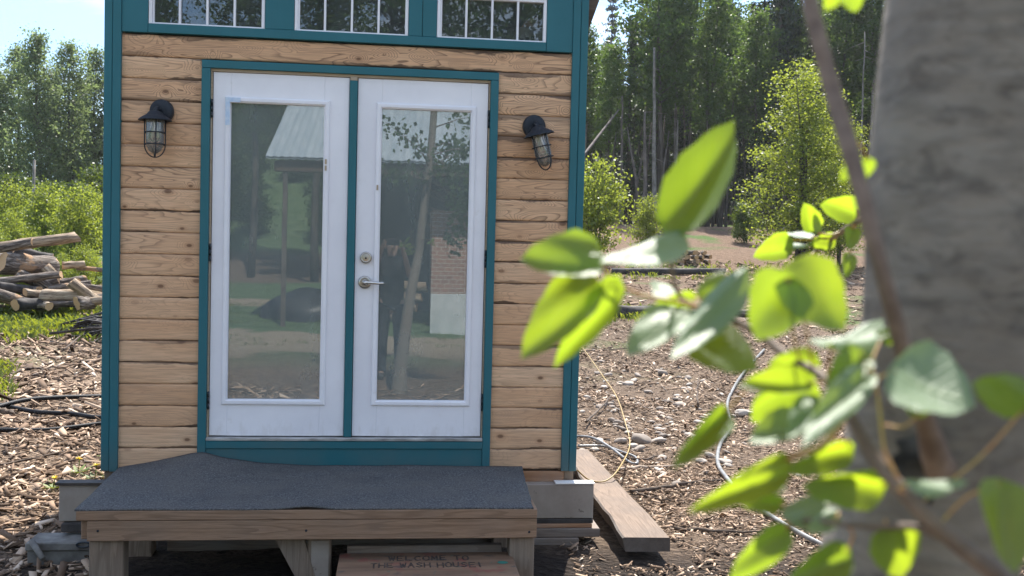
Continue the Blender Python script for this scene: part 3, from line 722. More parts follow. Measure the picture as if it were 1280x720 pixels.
# step with hand lettered greeting
step = thing('entry_step', 'paint speckled brown step lettered WELCOME TO THE WASH HOUSE!', 'step', (1.2, -1.03, -.62))
def S(o): o.parent = step; o.matrix_parent_inverse = Matrix.Translation((-1.2, 1.03, .62)); return o
SZ = -.43
S(newbox('tread', .776, 1.63, -1.26, -.806, SZ-.045, SZ, M['step'], None, .006))
S(newbox('riser', .80, 1.61, -1.235, -1.20, -.66, SZ-.046, M['step'], None, .003)); S(newbox('riser', .80, 1.61, -.86, -.825, -.66, SZ-.046, M['post_wood'], None, .003))
S(newbox('side', .79, .825, -1.199, -.861, -.66, SZ-.046, M['post_wood'], None, .003)); S(newbox('side', 1.585, 1.62, -1.199, -.861, -.66, SZ-.046, M['post_wood'], None, .003))
tag(newbox('backing_plank', .812, 1.585, -.800, -.755, -.66, -.398, M['old_wood_x'], None, .004), 'dull grey plank standing behind the lettered step', 'plank')
STK = {'W': [[(0,1),(.25,0),(.5,.8),(.75,0),(1,1)]], 'E': [[(1,1),(0,1),(0,0),(1,0)],[(0,.5),(.8,.5)]], 'L': [[(0,1),(0,0),(.9,0)]],
 'C': [[(.95,.85),(.6,1),(.2,.85),(0,.5),(.2,.12),(.6,0),(.95,.15)]], 'O': [[(.5,1),(.1,.8),(0,.45),(.2,.08),(.5,0),(.85,.12),(1,.5),(.85,.88),(.5,1)]],
 'M': [[(0,0),(.08,1),(.5,.3),(.92,1),(1,0)]], 'T': [[(0,1),(1,1)],[(.5,1),(.5,0)]], 'H': [[(0,1),(0,0)],[(1,1),(1,0)],[(0,.5),(1,.5)]],
 'A': [[(0,0),(.5,1),(1,0)],[(.2,.4),(.8,.4)]], 'S': [[(.95,.85),(.5,1),(.08,.78),(.3,.55),(.75,.42),(.92,.2),(.5,0),(.05,.14)]],
 'U': [[(0,1),(.05,.25),(.35,0),(.7,.03),(.95,.3),(1,1)]], '!': [[(.4,1),(.45,.32)],[(.42,.12),(.5,0)]]}
bm = bmesh.new()
def ribbon(a, b, wd, z):
    a, b = Vector(a), Vector(b); d = (b-a)
    if d.length < 1e-6: return
    e = d.normalized()*wd*.4; n = Vector((-d.y, d.x)).normalized()*wd*.5
    v = [bm.verts.new((p.x, p.y, zz)) for zz in (z, z+.0012) for p in (a-e-n, b+e-n, b+e+n, a-e+n)]
    for q in [(3,2,1,0),(4,5,6,7),(0,1,5,4),(1,2,6,5),(2,3,7,6),(3,0,4,7)]: bm.faces.new([v[i] for i in q])
def write(txt, x, y, wd, ht, adv):
    kz = 0
    for ch in txt:
        if ch != ' ':
            dy = rng.uniform(-.004, .004); sx = rng.uniform(.9, 1.08)
            for st in STK[ch]:
                for a, b in zip(st, st[1:]):
                    kz += 1
                    ribbon((x+a[0]*wd*sx, y+dy+a[1]*ht), (x+b[0]*wd*sx, y+dy+b[1]*ht), .0065, SZ+.0006+.00001*kz)
        x += adv*(.62 if ch == ' ' else 1)
write('WELCOME TO', 1.018, -.938, .029, .066, .0418)
write('THE WASH HOUSE!', .934, -1.045, .027, .066, .0384)
S(obj('lettering', bm, M['paint_black']))
bm = bmesh.new()
n = 14; ring = [bm.verts.new((1.568+.026*math.cos(2*PI*k/n)*(1+.15*math.sin(3*k)), -.985+.022*math.sin(2*PI*k/n), SZ+.0012)) for k in range(n)]; bm.faces.new(ring)
S(obj('paint_spot', bm, M['teal_spot']))
# slanting brace board and stub under the deck
bm = bmesh.new(); q = [(.458,-.335),(.60,-.335),(.70,-.66),(.63,-.66)]
A = [bm.verts.new((x, -.84, z)) for x, z in q]; B = [bm.verts.new((x, -.80, z)) for x, z in q]
bm.faces.new(A); bm.faces.new(B[::-1])
for k in range(4): bm.faces.new((A[k], B[k], B[(k+1)%4], A[(k+1)%4]))
bmesh.ops.recalc_face_normals(bm, faces=bm.faces); D(obj('brace', bm, M['post_wood']))
bm = bmesh.new(); box(bm, .62, .735, -.835, -.74, -.7, DZ-.146, .006); D(obj('leg', bm, M['post_wood']))
bm = bmesh.new(); 
pts = [(.634+.02*mnoise.noise(Vector((k, 0, 1))), -.36-.022*k) for k in range(10)]
vl = [bm.verts.new((x+.006, -.8372, z)) for x, z in pts]; vr = [bm.verts.new((.724+.02*mnoise.noise(Vector((k, 7, 1))), -.8372, z)) for k, (x, z) in enumerate(pts)]
for k in range(9): bm.faces.new((vl[k], vl[k+1], vr[k+1], vr[k]))
o = D(obj('paint_patch', bm, M['beam'])); o['label'] = 'flaking white paint on the middle post'

# ---------------------------------------------------------------- beam and cribbing
def zy(py, px=400, Y=-.075): return on_y(px, py, Y).z
bt_, bb_ = zy(606), zy(650)
bm = bmesh.new(); box(bm, -.782, 2.196, -.075, -.006, bb_, bt_, .004)
beam = tag(obj('support_beam', bm, M['beam']), 'chipped off white beam lying crosswise under the cabin front', 'beam')
bm = bmesh.new(); box(bm, -.80, -.47, -.09, -.006, bt_+.002, bt_+.016); obj('beam_top_strip', bm, M['flash'], beam)
o = newbox('beam_top_strip', 1.97, 2.20, -.082, -.006, bt_+.002, bt_+.008, M['lit_strip'], beam, 0); o['label'] = 'white strip for sunlight on the right end of the beam'  # white where sun catches the beam top, light put into the colour
bm = bmesh.new(); box(bm, -.76, -.5, -.11, -.01, zy(661), zy(650.8), .004); tag(obj('cribbing_or_gap', bm, M['log_char']), 'black slab for the shadow gap between the white beam and the metal rail', 'block')  # black slab put where there is only a shadow gap
bm = bmesh.new(); box(bm, 1.70, 2.196, -.08, .15, zy(656), zy(650.8), .003); tag(obj('cribbing_or_gap', bm, M['log_char']), 'black slab for the shadow gap directly under the right end of the white beam', 'block')  # black slab again for a shadow gap, under the right end
tag(newbox('cribbing_or_gap', 1.69, 2.19, -.085, .15, zy(661.5), zy(656.3), M['orange_wood'], None, .003), 'thin reddish board second below the right end of the white beam', 'board')
tag(newbox('cribbing_or_gap', 1.66, 2.235, -.095, .15, zy(673), zy(661.8), M['old_wood_x'], None, .004), 'grey timber third below the right end of the white beam', 'timber')
tag(newbox('cribbing_or_gap', 1.64, 2.11, -.11, .15, -.76, zy(673.3), M['old_wood_x'], None, .004), 'lowest dark timber of the stack under the beam right end', 'timber')
tag(newbox('ground_timber', -.2, 1.60, -.10, .06, -.70, bb_-.012, M['old_wood_x'], None, .004), 'long dull timber in the shadow beneath the porch platform', 'timber')
bm = bmesh.new(); box(bm, -.90, -.52, -.25, -.05, -.575, -.530, .006); box(bm, -.892, -.53, -.235, -.05, -.66, -.577, .004)
rl = tag(obj('metal_rail', bm, M['galv']), 'blue grey steel rail lying under the beam left end', 'rail')
bm = bmesh.new(); tube(bm, [Vector((-.60,-.254,-.54))+Vector((.035*math.cos(a), 0, .014*math.sin(a))) for a in np.linspace(0, 2*PI, 15)], .006, 6); obj('handle_loop', bm, M['hinge'], rl)
bm = bmesh.new(); tube(bm, [(-.86,-.26,-.52),(-.77,-.36,-.585)], [.018,.015], 6); tag(obj('wood_stake', bm, M['galv']), 'short grey stake leaning on the steel rail', 'stake')
# thick plank on the ground at the right
c1, c2, c3, c4 = on_z(778,673,-.5), on_z(838,673,-.5), on_z(735,562,-.5), on_z(703,563,-.5)
bm = bmesh.new(); n = 16
rows = []
for k in range(n+1):
    f = k/n; a = c1.lerp(c4, f); b = c2.lerp(c3, f)
    w1 = .014*mnoise.noise(Vector((f*9, 0, 4))); sag = .01*mnoise.noise(Vector((f*3, 1, 4)))
    rows.append([bm.verts.new((a.x+w1, a.y, a.z+sag)), bm.verts.new((a.x+w1+.012, a.y, a.z+.006+sag)), bm.verts.new((b.x-.006, b.y, b.z+.004+sag)), bm.verts.new((b.x, b.y, b.z+sag-.004)), bm.verts.new((b.x, b.y, b.z-.075+sag)), bm.verts.new((a.x+w1+.02, a.y, a.z-.075+sag))])
for a, b in zip(rows, rows[1:]):
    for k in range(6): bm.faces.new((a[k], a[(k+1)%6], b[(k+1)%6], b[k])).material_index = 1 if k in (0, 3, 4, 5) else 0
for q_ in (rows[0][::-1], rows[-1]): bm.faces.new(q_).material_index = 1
bmesh.ops.recalc_face_normals(bm, faces=bm.faces)
M['shaded_wood'] = m_wood('shaded_plank_side', (.07,.052,.042), (.035,.026,.022), 'Y')  # darker copy for the plank sides and ends, shade put into the colour
tag(obj('plank', bm, [M['old_wood_y'], M['shaded_wood']]), 'thick worn plank laid on the dirt beside the cabin', 'plank')
# ---------------------------------------------------------------- hoses and cords
def on_ground_path(pix, lift=.02):
    out = []
    for q in pix:
        p = on_ground(q[0], q[1]); l = q[2] if len(q) > 2 else lift
        out.append(Vector((p.x, p.y, G(p.x, p.y)+l)))
    return out
def hose(name, pts, rad, mat, label, cat, n=7):
    bm = bmesh.new(); tube(bm, spline(pts, n), rad, 8); return tag(obj(name, bm, mat), label, cat)
hose('garden_hose', on_ground_path([(-60,503,.03),(0,511,.03),(45,519,.03),(90,522,.03),(127,526,.03),(200,524,.03),(215,508,.03),(165,498,.03),(127,500,.03),(70,503,.04),(25,510,.065),(-25,522,.04)]), .021, M['black_rubber'], 'black hose looping in two strands out of the wood chips left of the cabin', 'hose')
hose('garden_hose', on_ground_path([(-80,542,.025),(0,542,.025),(60,541,.025),(127,534,.025),(190,528,.025)]), .019, M['black_rubber'], 'single black hose strand nearest the porch on the left', 'hose')
hose('garden_hose', on_ground_path([(955,440),(930,468),(915,492),(909,510),(912,538),(900,560),(897,583),(908,603),(932,628),(965,652),(1000,674),(1045,697),(1090,712)], .03), .0165, M['grey_hose'], 'shiny grey hose winding over the dark soil at the right', 'hose')
hose('water_tube', on_ground_path([(705,552,.03),(722,553,.05),(742,558,.07),(765,569,.05),(786,581,.02),(796,582,.02),(794,576,.03),(778,570,.03),(755,563,.03),(722,562,.02)]), .011, M['grey_hose'], 'thin dark loop of tube beside the worn plank', 'tube')
yc = on_ground_path([(718,445,.25),(735,467,.22),(752,486,.16),(770,508,.1),(781,535,.05),(787,562,.04)], .1)
p2 = [on_z(774,585,-.46), on_z(757,601,-.485), on_z(737,600,-.485), on_z(722,588,-.40)]
hose('extension_cord', yc+p2, .0052, M['yellow_cord'], 'thin yellow cord curling from the cabin wall onto the plank', 'cord')

# ---------------------------------------------------------------- chips: nobody could count them
def scatter_chips(n, xr, yr, size, keep):
    V = []; F = []
    cnt = 0
    while cnt < n:
        x = rng.uniform(*xr); y = rng.uniform(*yr)
        if not keep(x, y): continue
        cnt += 1
        L_ = size*rng.choice([.5,.7,.8,1,1,1.3,1.9])*rng.uniform(.7, 1.3); W = L_*rng.uniform(.12, .42); T = L_*rng.uniform(.04, .13)
        a = rng.uniform(0, 2*PI); tl = rng.gauss(0, .28); rl = rng.gauss(0, .35)
        ex = Vector((math.cos(a)*math.cos(tl), math.sin(a)*math.cos(tl), math.sin(tl)))
        ey = Vector((-math.sin(a)*math.cos(rl), math.cos(a)*math.cos(rl), math.sin(rl)))
        ez = ex.cross(ey).normalized()
        c = Vector((x, y, G(x, y)+.004+abs(math.sin(tl))*L_*.35+rng.uniform(0, .012)))
        b = len(V)
        tp = rng.uniform(.3, 1)
        for sx, sy in ((-1,-1),(1,-tp),(1,tp),(-1,1)):
            p = c+ex*(sx*L_/2)+ey*(sy*W/2)
            V.append(p-ez*T/2); V.append(p+ez*T/2)
        F += [(b,b+2,b+3,b+1),(b+2,b+4,b+5,b+3),(b+4,b+6,b+7,b+5),(b+6,b,b+1,b+7),(b+1,b+3,b+5,b+7)]
    return V, F
def under_cabin(x, y): return -.5 < x < 2.0 and -.7 < y < 2.4
def keepL(x, y): return not under_cabin(x, y) and rng.random() < .35+.65*max(0, mnoise.noise(Vector((x*1.1, y*1.1, 3)))+.5)
def keepR(x, y):
    return not under_cabin(x, y) and not (2.2 < x < 2.72 and -.45 < y < 2.0) and rng.random() < .2+.8*max(0, mnoise.noise(Vector((x*.9, y*.9, 8)))+.25)
Vv = []; Ff = []
for n, xr, yr, s, kp in ((7000, (1.5,5.5), (-1.3,5.0), .036, keepR), (7000, (-4.2,-.4), (-1.0,4), .020, keepL), (14000, (1.5,5.5), (-1.3,4.5), .014, keepR), (5000, (2,8), (4,9), .03, keepR), (9000, (-4.2,-.4), (-1.2,3.6), .060, keepL), (7500, (-6.5,-.55), (3.6,9.5), .085, keepL), (11000, (1.5,5.5), (-1.3,4), .029, keepR), (11000, (2,9), (4,11), .046, keepR), (2600, (-2.2,3.6), (-3.5,-.9), .04, keepR), (1800, (-1.6,2.6), (-5.6,-3.2), .055, keepR), (3500, (3,16), (11,24), .13, keepR)):
    v, f = scatter_chips(n, xr, yr, s, kp); b = len(Vv); Vv += v; Ff += [tuple(i+b for i in q) for q in f]
o = mesh_np('wood_chips', [tuple(p) for p in Vv], Ff, M['chips'])
tag(o, 'loose pale wood chips and bark strewn over the dirt yard', 'wood chips', kind='stuff')

# stones
def stone_mesh(seed):
    bm = bmesh.new(); bmesh.ops.create_icosphere(bm, subdivisions=3, radius=1)
    for v in bm.verts:
        n = mnoise.noise(v.co*1.1+Vector((seed*9, 0, 0))); v.co *= 1+.28*n
        v.co.z *= .55; v.co.x *= 1.25
    for f in bm.faces: f.smooth = True
    me = bpy.data.meshes.new('stone'); bm.to_mesh(me); bm.free(); me.materials.append(M['stone']); return me
stones = [stone_mesh(k) for k in range(4)]
def stone(x, y, s, label, group='stones lying in the dirt yard'):
    o = bpy.data.objects.new('stone', rng.choice(stones)); COL.objects.link(o)
    o.location = (x, y, G(x, y)+s*.18); o.scale = (s, s*rng.uniform(.7, 1.1), s*rng.uniform(.8, 1.1)); o.rotation_euler = (rng.gauss(0, .2), rng.gauss(0, .2), rng.uniform(0, 6))
    return tag(o, label, 'stone', group)
big = [(802,553,.085,'wide flat grey stone, largest beside the loop of tube'),(775,553,.05,'small rounded pale stone left of the wide flat grey stone'),(822,553,.065,'pale rounded stone right of the wide flat grey stone'),(798,563,.055,'flat pale stone just in front of the wide flat grey stone'),(826,575,.045,'small stone below the pale rounded stones near the tube loop'),
 (927,518,.07,'dark round stone half buried near the grey hose'),(829,468,.075,'pale flat stone lit white in the middle of the dirt yard'),(850,508,.06,'tan stone between the leaf shadows in the middle yard'),(785,481,.06,'long light stone behind the yellow cord'),(748,553,.045,'stone at the edge of the plank behind the tube'),
 (862,547,.055,'grey stone right of the stone cluster near the tube'),(889,522,.05,'brown stone left of the grey hose bend'),(760,470,.05,'flat stone near the cabin corner trim'),(925,600,.04,'small stone touching the grey hose low bend')]
for x, y, s, lab in big:
    p = on_ground(x, y); stone(p.x, p.y, s, lab)
k = 0
while k < 190:
    p = on_ground(rng.uniform(725, 1050), rng.uniform(430, 600))
    if rng.random() < .5: p = on_ground(rng.gauss(820, 50), rng.gauss(520, 25))
    if p.x < 2.25 or (p.x < 2.75 and p.y < 2): continue
    stone(p.x, p.y, rng.choice([.018,.02,.024,.03,.036,.045]), 'small grey stone scattered in the dirt right of the cabin'); k += 1
# sticks lying about
def stick(pix, rad, mat, label, lift=.015):
    pts = on_ground_path(pix, lift); bm = bmesh.new()
    sp = spline(pts, 4); n = len(sp); tube(bm, [p+Vector((rng.gauss(0,.006), rng.gauss(0,.006), abs(rng.gauss(0,.006)))) for p in sp], [rad*(1-.55*i/n) for i in range(n)], 6)
    return tag(obj('fallen_stick', bm, mat), label, 'stick', 'sticks lying in the yard')
stick([(732,535),(748,520),(764,502)], .014, M['stick'], 'dark stick leaning near the cabin corner, crossing under the yellow cord', .05)
stick([(790,619),(830,614),(870,607),(902,603)], .017, M['stick'], 'long dark branch right of the plank, pointing at the grey hose')
stick([(795,621),(820,628),(838,630)], .010, M['stick'], 'short dark twig just below the long dark branch by the plank')
stick([(770,590),(800,588),(835,586),(860,584)], .016, M['pale_stick'], 'pale bare stick lying behind the plank by the tube loop')
stick([(845,665),(880,668),(920,670),(958,669)], .013, M['stick'], 'thin dark stick at the plank near corner, lowest in the yard')
stick([(775,572),(800,578),(830,572)], .012, M['stick'], 'brown stick beyond the tube loop')
stick([(872,512),(871,495),(873,478)], .008, M['stick'], 'thin dark twig standing up in the middle of the yard', .06)
stick([(690,640),(715,655),(740,672)], .012, M['pale_stick'], 'pale splinter under the plank by the timber stack')
stick([(0,585),(50,575),(110,563)], .010, M['stick'], 'thin dark twig in the chips left of the cabin below the hoses')
stick([(80,446),(104,425),(126,402)], .012, M['stick'], 'arched dark twig by the dark brush heap at the cabin left', .08)
stick([(10,472),(35,463),(60,466)], .02, M['stick'], 'dark bark piece in the chips above the hoses')
stick([(600,452),(740,440),(800,436)], .012, M['stick'], 'slim twig near the far end of the chips behind the cabin')
stick([(-5,520),(8,519),(16,521)], .05, M['stick'], 'short thick brown log stub under the hoses at the left edge')
bm = bmesh.new()
for k in range(26):
    p = on_ground(rng.gauss(122, 6), rng.gauss(423, 3)); a = rng.uniform(0, PI)
    d = Vector((math.cos(a), math.sin(a)*.5, rng.uniform(-.1, .3)))*rng.uniform(.25, .6)
    z = Vector((p.x, p.y, G(p.x, p.y)+rng.uniform(.02, .25)))
    tube(bm, [z-d, z+Vector((0,0,.05)), z+d], [.02,.018,.008], 5)
tag(obj('brush_heap', bm, M['log_char']), 'low dark heap of twigs against the cabin left corner', 'brush heap')

# ---------------------------------------------------------------- logs
def log(c, dirv, length, r, bark, label, group, taper=.92, name='log', zoff=0):
    d = Vector(dirv).normalized(); bm = bmesh.new(); n = 9; s = 14; sd = rng.uniform(0, 90)
    rings = []
    for i in range(n+1):
        f = i/n-.5; rr = r*(1-(1-taper)*(f+.5))
        rings.append([bm.verts.new((f*length, (rr*(1+.26*mnoise.noise(Vector((f*4, math.cos(2*PI*k/s)*1.2+sd, math.sin(2*PI*k/s)*1.2)))))*math.cos(2*PI*k/s)+.03*length*.3*math.sin(f*3), rr*(1+.26*mnoise.noise(Vector((f*4, math.cos(2*PI*k/s)*1.2+sd, math.sin(2*PI*k/s)*1.2))))*math.sin(2*PI*k/s))) for k in range(s)])
    for a, b in zip(rings, rings[1:]):
        for k in range(s):
            f = bm.faces.new((a[k], b[k], b[(k+1)%s], a[(k+1)%s])); f.smooth = True
    for ring_, sg in ((rings[0], -1), (rings[-1], 1)):
        tl_ = rng.uniform(-.5, .5); t2_ = rng.uniform(-.5, .5)
        for v in ring_: v.co.x += (v.co.y*tl_+v.co.z*t2_)*.8+rng.uniform(-.12, .12)*r
    e1 = bm.faces.new(rings[0]); e2 = bm.faces.new(rings[-1][::-1]); e1.material_index = 1; e2.material_index = 1
    bmesh.ops.recalc_face_normals(bm, faces=bm.faces)
    o = obj(name, bm, [bark, M['log_end']]); o.location = c
    o.rotation_euler = d.to_track_quat('X', 'Z').to_euler()
    return tag(o, label, 'log', group)
LG = 'logs of the cut wood pile at the left'
def plog(x, y, D, lx, rpx, ang, depth, bark, label, taper=.92):
    # centre at a surveyed spot, length/angle given as seen, depth = how far the axis turns into the scene
    c = at(x, y, D); L_ = lx*D/FPX; r = rpx*D/FPX
    dv = Vector((math.cos(R(ang)), depth, math.sin(R(ang))))
    return log(c, dv, L_*dv.length, r, bark, label, LG, taper)
B, W_, K = M['log_bark'], M['log_bare'], M['log_char']
plog(45, 303, 16.8, 95, 7.0, 10, .25, W_, 'long barkless trunk lying along the top of the log pile, tip to the right')
plog(8, 309, 16.6, 60, 5.5, 14, .2, B, 'mid grey trunk end crossing the top of the log pile at the left edge')
plog(36, 331, 16.9, 46, 13.5, -6, 1.3, B, 'thick sawn log with a round orange end, biggest in the pile')
plog(20, 318, 17.3, 26, 8, 0, .6, K, 'dark block wedged under the top trunk of the pile')
plog(34, 348, 16.3, 78, 5.0, 8, .15, B, 'dark slim log slanting across the middle of the pile')
plog(-6, 326, 16.9, 30, 10, 0, 1.2, B, 'log cut by the picture edge beside the biggest sawn log')
plog(66, 344, 16.9, 26, 6.5, -50, .2, W_, 'split pale wedge standing tilted in the pile centre')
plog(90, 352, 16.8, 30, 6, 10, .5, B, 'short dark log on the right shoulder of the pile')
plog(92, 331, 17.6, 24, 5, 5, .5, W_, 'small grey log behind the right shoulder of the pile')
plog(112, 336, 17.9, 32, 3, -4, .1, B, 'thin pale pole lying behind the pile toward the cabin')
plog(48, 355, 16.6, 50, 7, -32, .5, B, 'dark log leaning down to the right in the lower pile')
plog(82, 370, 16.2, 56, 8.5, 2, .25, W_, 'thick weathered log at the foot of the pile with one cut face')
plog(104, 364, 16.2, 34, 7, -42, .4, W_, 'pale split log leaning at the right foot of the pile')
plog(38, 380, 15.9, 26, 7.5, 2, 1.2, K, 'dark charred log with brown end at the pile foot')
plog(60, 381, 16.0, 80, 4, 3, .1, B, 'long thin pole along the foot of the pile')
plog(10, 371, 15.9, 40, 6.5, -22, .5, B, 'bark covered log at the lower left of the pile')
plog(122, 376, 15.9, 40, 5.5, 4, .2, W_, 'light log on the ground between pile and cabin')
plog(106, 379, 15.8, 14, 8.5, -4, 1.5, B, 'short stub on end at the right foot of the pile')
plog(22, 361, 16.2, 44, 6.0, -8, .4, K, 'blackish log filling the pile middle')
plog(64, 362, 16.6, 42, 6.0, -38, .35, B, 'leaning bark log behind the thick weathered log')
plog(40, 318, 17.4, 40, 6.5, -14, .6, K, 'black log behind the biggest sawn log')
plog(120, 372, 16.6, 14, 5, 0, 1.4, B, 'round brown log end by the cabin corner')
plog(45, 367, 16.1, 20, 5, -10, 1, W_, 'stubby barkless log low in the pile')
for k in range(26):
    c = at(rng.uniform(-30, 128), rng.uniform(352, 384), rng.uniform(16.0, 17.2)); a = rng.uniform(0, PI)
    g = G(c.x, c.y); c.z = max(c.z, g+.04)
    log(c, (math.cos(a), math.sin(a)*.6, rng.uniform(-.25,.25)), rng.uniform(.3,.75), rng.uniform(.03,.075), rng.choice([B, W_, W_]), 'small split piece heaped among the bigger logs of the pile', LG, .8)
# far right: pole, chopped stack, charred trunk
def ground_log(x, y, lx, r, ang, bark, label, group=None):
    p = on_ground(x, y); D = (p-CAM).dot(FWD); a = R(ang)
    return log((p.x, p.y, G(p.x, p.y)+r*.7), (math.cos(a), math.sin(a), .02), lx*D/FPX, r, bark, label, group, .8)
ground_log(835, 343, 150, .10, 3, K, 'long dark pole lying along the foot of the dirt bank')
ground_log(785, 397, 70, .13, 3, K, 'charred log on the dirt right of the cabin')
ground_log(768, 388, 60, .05, 4, W_, 'pale thin pole resting along the charred log')
ground_log(905, 395, 110, .07, -2, B, 'slim log behind the foreground leaves')
for k in range(26):
    i = k % 9; lay = k//9
    p = on_ground(842+i*4.6+lay*1.5, 330); D = (p-CAM).dot(FWD)
    log((p.x+rng.gauss(0,.03), p.y+rng.gauss(0,.12), G(p.x, p.y)+.07+lay*.13), (rng.gauss(0,.35), 1, rng.gauss(0,.05)), .42, .065, rng.choice([B, W_, B]), 'short chopped firewood billet in the small stack below the dirt bank', 'billets of the far firewood stack', .95, 'firewood_billet')

# ---------------------------------------------------------------- trees
def leaf_quads(C, size, droop=.2, aspect=.75):
    n = len(C); C = np.asarray(C)
    d = nrg.normal(size=(n,3)); d[:,2] -= droop; d /= np.linalg.norm(d, axis=1)[:,None]
    e = np.cross(d, nrg.normal(size=(n,3))); e /= np.linalg.norm(e, axis=1)[:,None]
    s = size*nrg.uniform(.6, 1.35, size=(n,1))
    V = np.empty((n,4,3)); V[:,0] = C-d*s*.5; V[:,1] = C+e*s*.5*aspect; V[:,2] = C+d*s*.55; V[:,3] = C-e*s*.5*aspect
    F = np.arange(n*4).reshape(n,4); return V.reshape(-1,3), F
def tree_meshes(H_, R_, base, nb, nl, lsize, leafmat, trunkmat, tr, seed, profile, up=.35, stems=1, spread=.0, clump=.16, drop_lower=0):
    r = random.Random(seed); bm = bmesh.new(); pts = []
    for s in range(stems):
        a0 = r.uniform(0, 2*PI); lean = Vector((math.cos(a0), math.sin(a0), 0))*spread*(r.uniform(.4,1) if stems > 1 else .3)
        hh = H_*(r.uniform(.72,1) if s else 1)
        def tp(f): return Vector((lean.x*f**1.4*hh+.02*hh*math.sin(f*5+s)*.6, lean.y*f**1.4*hh+.015*hh*math.cos(f*4+s), f*hh))
        fs = np.linspace(0, 1, 10); r0 = tr/(1 if stems == 1 else 1.3)
        tube(bm, [tp(f)+Vector((0,0,-.15 if f == 0 else 0)) for f in fs], [max(.008, r0*(1-.93*f)) for f in fs], 7)
        for k in range(nb//stems):
            f = base+(1-base)*((k+r.random())/(nb/stems)); p0 = tp(min(f,.985)); a = k*2.4+r.uniform(-.5,.5)
            ln = R_*profile((f-base)/(1-base))*r.uniform(.65, 1.2)
            dv = Vector((math.cos(a), math.sin(a), up+r.uniform(-.2,.2))).normalized()
            mid = p0+dv*ln*.5+Vector((0,0,.04*ln)); end = p0+dv*ln+Vector((0,0,(.12 if up > 0 else -.15)*ln))
            rb = max(.006, r0*(1-.9*f)*.4)
            tube(bm, [p0, mid, end], [rb, rb*.6, rb*.25], 4, False)
            m_ = max(3, int(nl/nb*(.4+ln/R_)))
            ncl = 5
            for c in range(ncl):
                t_ = .3+.75*(c+r.random())/ncl
                cc = p0.lerp(mid, t_*2) if t_ < .5 else mid.lerp(end, (t_-.5)*2)
                cc = cc+Vector((r.gauss(0,1), r.gauss(0,1), r.gauss(0,.7)))*ln*.16
                sg = clump*R_*r.uniform(.6, 1.2)
                pts.append(np.array(cc)+np.random.default_rng(seed*100+k*7+c+s*1000).normal(size=(max(1,m_//ncl),3))*sg*np.array([1,1,.75]))
    C = np.concatenate(pts)
    V, F = leaf_quads(C, lsize)
    cm = mesh_np('crown', V, F, leafmat, me_only=True)
    tm = bpy.data.meshes.new('trunk'); bm.to_mesh(tm); bm.free(); tm.materials.append(trunkmat)
    return tm, cm
def spruce_meshes(H_, R_, seed, nl=5200, base=.12):
    r = random.Random(seed); bm = bmesh.new(); fs = np.linspace(0, 1, 8); tube(bm, [(0,0,-.2+f*(H_+.2)) for f in fs], [.16*(1-.95*f)+.006 for f in fs], 7)
    pts = []; nw = 26
    for w_ in range(nw):
        f = base+(1-base)*w_/nw; z = f*H_; ln0 = R_*(1-f)**.8*r.uniform(.75,1.1)+.12
        for k in range(7):
            a = r.uniform(0, 2*PI); ln = ln0*r.uniform(.6,1.15); e = Vector((math.cos(a)*ln, math.sin(a)*ln, z-.28*ln+.1*r.random()))
            tube(bm, [(0,0,z), (e.x*.5, e.y*.5, z-.06*ln), e], [.02,.013,.004], 3, False)
            m_ = max(4, int(nl/(nw*7)*(.4+1.2*ln/R_)))
            t_ = np.random.default_rng(seed*999+w_*9+k).random((m_,1))**.7
            base_ = np.array([0,0,z])*(1-t_)+np.array(e)*t_; base_[:,2] += .12*ln*np.sin(t_[:,0]*PI)
            pts.append(base_+np.random.default_rng(seed+w_*77+k).normal(size=(m_,3))*np.array([.10,.10,.09]))
    V, F = leaf_quads(np.concatenate(pts), .22, .9, .45)
    cm = mesh_np('crown', V, F, M['lf_spruce'], me_only=True); tm = bpy.data.meshes.new('trunk'); bm.to_mesh(tm); bm.free(); tm.materials.append(M['trunk_dark'])
    return tm, cm
def oval(f): return math.sin(PI*min(1, max(0, .12+.88*f)))**.6*(1-.35*f)+.08
def dome(f): return (1-f)**.55*(.6+.4*min(1, f*4))
P_ASP = [tree_meshes(13, 1.75, .40, 44, 8600, .15, M['lf_aspen'], M['trunk_dark'], .15, s, oval, .45) for s in (1,2,3)]
P_ASP.append(tree_meshes(12, 1.4, .52, 34, 5200, .15, M['lf_aspen'], M['trunk_pale'], .11, 4, oval, .5))
P_SPR = [spruce_meshes(14.5, 2.0, 5), spruce_meshes(13, 1.6, 6, 4200, .3)]
P_POP = [tree_meshes(12, 2.0, .12, 64, 11500, .15, M['lf_poplar'], M['trunk_dark'], .17, s, oval, .75) for s in (7,8)]
P_BIR = [tree_meshes(6.2, 1.5, .06, 90, 21000, .066, M['lf_bright'], M['trunk_dark'], .07, 9, dome, .55, 4, .10, .13)]
P_SHR = [tree_meshes(2.6, 1.0, .03, 60, 5600, .075, M['lf_bright'], M['trunk_dark'], .03, s, dome, .6, 5, .25, .14) for s in (10,11)]
P_UND = [tree_meshes(3.0, 1.3, .03, 60, 5000, .12, M['lf_under'], M['trunk_dark'], .03, s, dome, .5, 5, .25, .15) for s in (12,13)]
def plant(name, proto, x, y, s, label, cat, group=None, sz=None, rz=None):
    t = thing(name, label, cat, (x, y, G(x, y)-.03), (0, 0, rng.uniform(0, 6.28) if rz is None else rz), group)
    t.scale = (s, s, sz or s)
    for nm, me in zip(('trunk', 'crown'), proto):
        o = bpy.data.objects.new(nm, me); COL.objects.link(o); o.parent = t
    return t
def spot(px, D):
    p = at(px, 310, D); return p.x, p.y
F1 = 'trees of the forest edge behind the yard at the right'
n_row = 0
